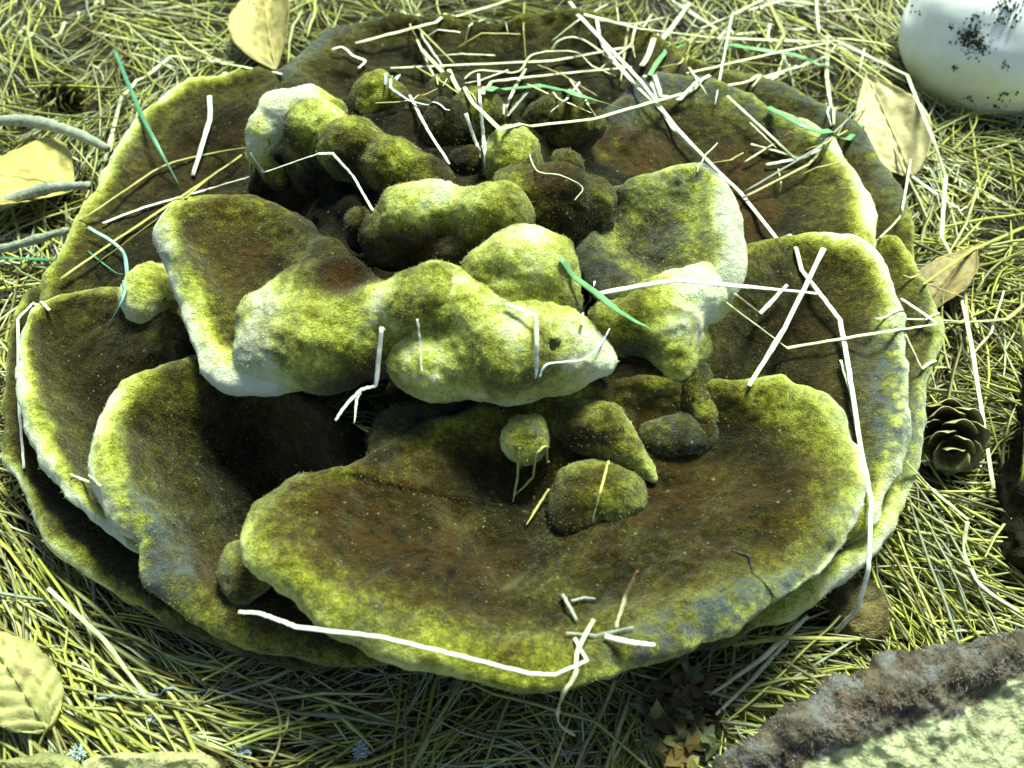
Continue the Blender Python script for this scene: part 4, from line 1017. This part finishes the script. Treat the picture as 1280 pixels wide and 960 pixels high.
w1 = thing('wood_chunk', None, 'pale split wood chunk with dark bark edge at the end of the needles', 'wood')
plate('wood', [(112,952,1.6),(150,944,1.7),(220,942,1.7),(270,950,1.6),(290,990,1.5),(240,1040,1.4),(150,1040,1.4),(100,990,1.5)], (190,990,1.9), th=.5, rw=.4, zb=.3, seed=131, nu=200,
      amp=(.15,.12,.06), mat=M_WOOD, parent=w1, tintfn=lambda V, T, E: np.where((E + 0.6 * fbm(V, 0.9, 3, 9) < .15)[:, None], np.array([0.07, 0.05, 0.02]), np.array([0.45, 0.44, 0.20]) * (1 + .3 * fbm(V, 2, 3, 5))[:, None]))
w2 = thing('wood_chunk', None, 'small greenish wood chunk beneath the stalk of the veined leaf', 'wood')
plate('wood', [(-40,955,1.4),(10,950,1.5),(60,946,1.5),(98,952,1.4),(104,990,1.3),(40,1030,1.2),(-40,1020,1.2)], (40,985,1.6), th=.4, rw=.4, zb=.3, seed=133, nu=200,
      amp=(.15,.12,.06), mat=M_WOOD, parent=w2, tintfn=lambda V, T, E: np.array([0.30, 0.31, 0.12]) * (1 + .4 * fbm(V, 1.6, 3, 6))[:, None])
# brown nut like bark piece under the right rim
b1 = thing('bark_or_shade_piece', None, 'rounded brown bark piece lying under the right front rim', 'bark')
knobs('bark', [('e',1070,765,0.9,38,40,32,20,.3)], seed=141, amp=(.2,.15), parent=b1, mat=M_WOOD, color=(0.16,0.13,0.05))
shade_lump = thing('bark_or_shade_piece', None, 'added dark lump standing in for shade beside the curled brown leaf', 'bark')  # added lump; its near-black colour and bulk stand in for shade at the edge
knobs('bark', [('c',[(1340,470,2.0,52,.08),(1320,600,2.2,55,.05),(1298,680,1.4,46,.05)])], seed=143, amp=(.3,.2), parent=shade_lump, mat=M_WOOD, color=(0.02,0.016,0.008), h=.16)

# crumbling brown leaf heap under the front lip: every flake a piece
heap = thing('crumbled_leaf', None, 'crumbling heap of brown and greenish leaf flakes below the front lip', 'leaf heap')
def flakes():
    rr = np.random.default_rng(15)
    spots = [(848,842),(826,872),(818,890),(808,905),(832,902),(840,884),(852,872),(868,862),(882,880),(875,900),(860,915),(838,925),(826,942),(852,944),(870,930),(892,895),(900,905),(812,858),(800,880),(860,890),
             (845,905),(880,918),(890,935),(816,925),(834,858),(870,842),(856,828),(888,860),(842,950),(868,950)]
    for k, (px, py) in enumerate(spots):
        z = 1.2 + 1.3 * math.exp(-((px - 850) / 45) ** 2) * rr.uniform(.6, 1.1)
        c = at(px, py, z); m = 9
        ang = np.sort(rr.uniform(0, 2 * math.pi, m)); rad = rr.uniform(.18, .58, m)
        n_ = np.array([rr.normal(0, .5), rr.normal(-.2, .5), 1.0]); n_ /= np.linalg.norm(n_)
        e1 = np.cross(n_, [0, 1, 0.1]); e1 /= np.linalg.norm(e1); e2 = np.cross(n_, e1)
        ring = c + e1 * (np.cos(ang) * rad)[:, None] + e2 * (np.sin(ang) * rad)[:, None] + n_ * rr.normal(0, .07, m)[:, None]
        V = np.concatenate([[c + n_ * .08], ring, [c + n_ * .04], ring - n_ * .04])
        j = np.arange(m)
        Q = np.concatenate([np.stack([np.zeros(m, int), 1 + j, 1 + (j + 1) % m], 1), np.stack([np.full(m, m + 1), m + 2 + (j + 1) % m, m + 2 + j], 1),
                            np.stack([1 + j, m + 2 + j, m + 2 + (j + 1) % m], 1), np.stack([1 + j, m + 2 + (j + 1) % m, 1 + (j + 1) % m], 1)])
        col = [(0.10,0.075,0.02),(0.06,0.045,0.014),(0.16,0.19,0.08),(0.30,0.28,0.09),(0.22,0.15,0.04)][int(rr.choice(5, p=[.32,.25,.18,.15,.10]))]
        mesh_np('flake', V, Q, M_LEAF, heap, np.tile(col, (len(V), 1)), smooth=False)
flakes()

# small pale lichen tufts dropped on the needles
def tuft(label, px, py, sz, seed):
    rr = np.random.default_rng(seed); n = 46
    c = at(px, py, hit(px, py) + .1)
    D = rr.normal(0, 1, (n, 3)); D[:, 2] = np.abs(D[:, 2]); D /= np.linalg.norm(D, axis=1, keepdims=True)
    S = np.cross(D, rr.normal(0, 1, (n, 3))); S /= np.linalg.norm(S, axis=1, keepdims=True); U = np.cross(D, S)
    t = np.linspace(0, 1, 4); ln = rr.uniform(.5, 1, n) * sz
    P = c + D[:, None] * (t[None, :, None] * ln[:, None, None]) + (rr.normal(0, .12, (n, 4, 3)) * sz) * t[None, :, None]
    V, Q = strand_mesh(P, U, S, np.full((n, 4), .045) * np.array([[1, 1, .9, .6]]), 4)
    tag(mesh_np('lichen_tuft', V, Q, M_FUZZ, None, np.tile([0.48, 0.58, 0.55], (len(V), 1))), label, 'lichen')
tuft('pale blue lichen tuft on the leafless litter beside the small greenish wood', 98, 944, .45, 1)
tuft('pale blue lichen tuft between the shaded needles and the forked stem', 305, 940, .38, 2)
tuft('pale blue lichen tuft lying in the dark needles below the front lip', 452, 938, .42, 3)
tuft('tiny pale lichen tuft on the needles above the split wood', 192, 898, .28, 4)

# velvet fuzz on the upper lobes
def fuzz():
    rr = np.random.default_rng(31)
    for ch in [o for o in fungus.children if o.name.startswith(('lobe', 'knob'))]:
        me = ch.data; n = len(me.vertices)
        co = np.zeros(n * 3, np.float32); me.vertices.foreach_get('co', co); co = co.reshape(-1, 3) / CM
        nr = np.zeros(n * 3, np.float32); me.vertices.foreach_get('normal', nr); nr = nr.reshape(-1, 3)
        tc = np.zeros(n * 4, np.float32); me.attributes['tint'].data.foreach_get('color', tc); tc = tc.reshape(-1, 4)
        ok = np.where((nr[:, 2] > -0.1) & (((c_pos - co) * nr).sum(1) > -4))[0]
        ar = np.zeros(len(me.polygons), np.float32); me.polygons.foreach_get('area', ar)
        cnt = int(min(9000, ar.sum() / CM ** 2 * 26))
        pk = rr.choice(ok, cnt)
        D = nr[pk] + rr.normal(0, .55, (cnt, 3)); D /= np.linalg.norm(D, axis=1, keepdims=True)
        S = np.cross(D, rr.normal(0, 1, (cnt, 3))); S /= np.linalg.norm(S, axis=1, keepdims=True)
        ln = rr.uniform(.04, .13, cnt)[:, None]; w = rr.uniform(.006, .013, cnt)[:, None]
        b = co[pk] + rr.normal(0, .05, (cnt, 3)) * (1 - np.abs(nr[pk]))
        V = np.stack([b - S * w, b + S * w, b + D * ln], 1).reshape(-1, 3)
        Q = np.arange(cnt * 3).reshape(-1, 3)
        p = np.clip(tc[pk, :1], 0, 1)
        c = np.array([0.10, 0.085, 0.025]) * (1 - p) + np.array([0.55, 0.55, 0.25]) * p
        c = c * rr.uniform(.5, 1.5, (cnt, 1))
        o = mesh_np('fuzz', V, Q, M_FUZZ, ch, np.repeat(np.clip(c, 0, .8), 3, 0)); o['kind'] = 'stuff'
fuzz()

# ------------------------------------------------------------------ origins: every thing stands at its own base
bpy.context.view_layer.update()
for o in list(COL.objects):
    if o.parent is not None or o.type not in ('EMPTY', 'MESH') or o.get('kind') in ('structure', 'stuff'): continue
    ms = [o] if o.type == 'MESH' else [c for c in o.children_recursive if c.type == 'MESH']
    if not ms or (o.type == 'MESH' and o.data.users > 1) or o.name.startswith('pine_needle'): continue
    bb = np.array([list(v) for m in ms for v in m.bound_box])
    base = Vector(((bb[:, 0].min() + bb[:, 0].max()) / 2, (bb[:, 1].min() + bb[:, 1].max()) / 2, bb[:, 2].min()))
    if o.type == 'MESH':
        o.data.transform(Matrix.Translation(-base))
    for c in o.children:
        c.matrix_parent_inverse = Matrix.Translation(-base)
    o.location = base
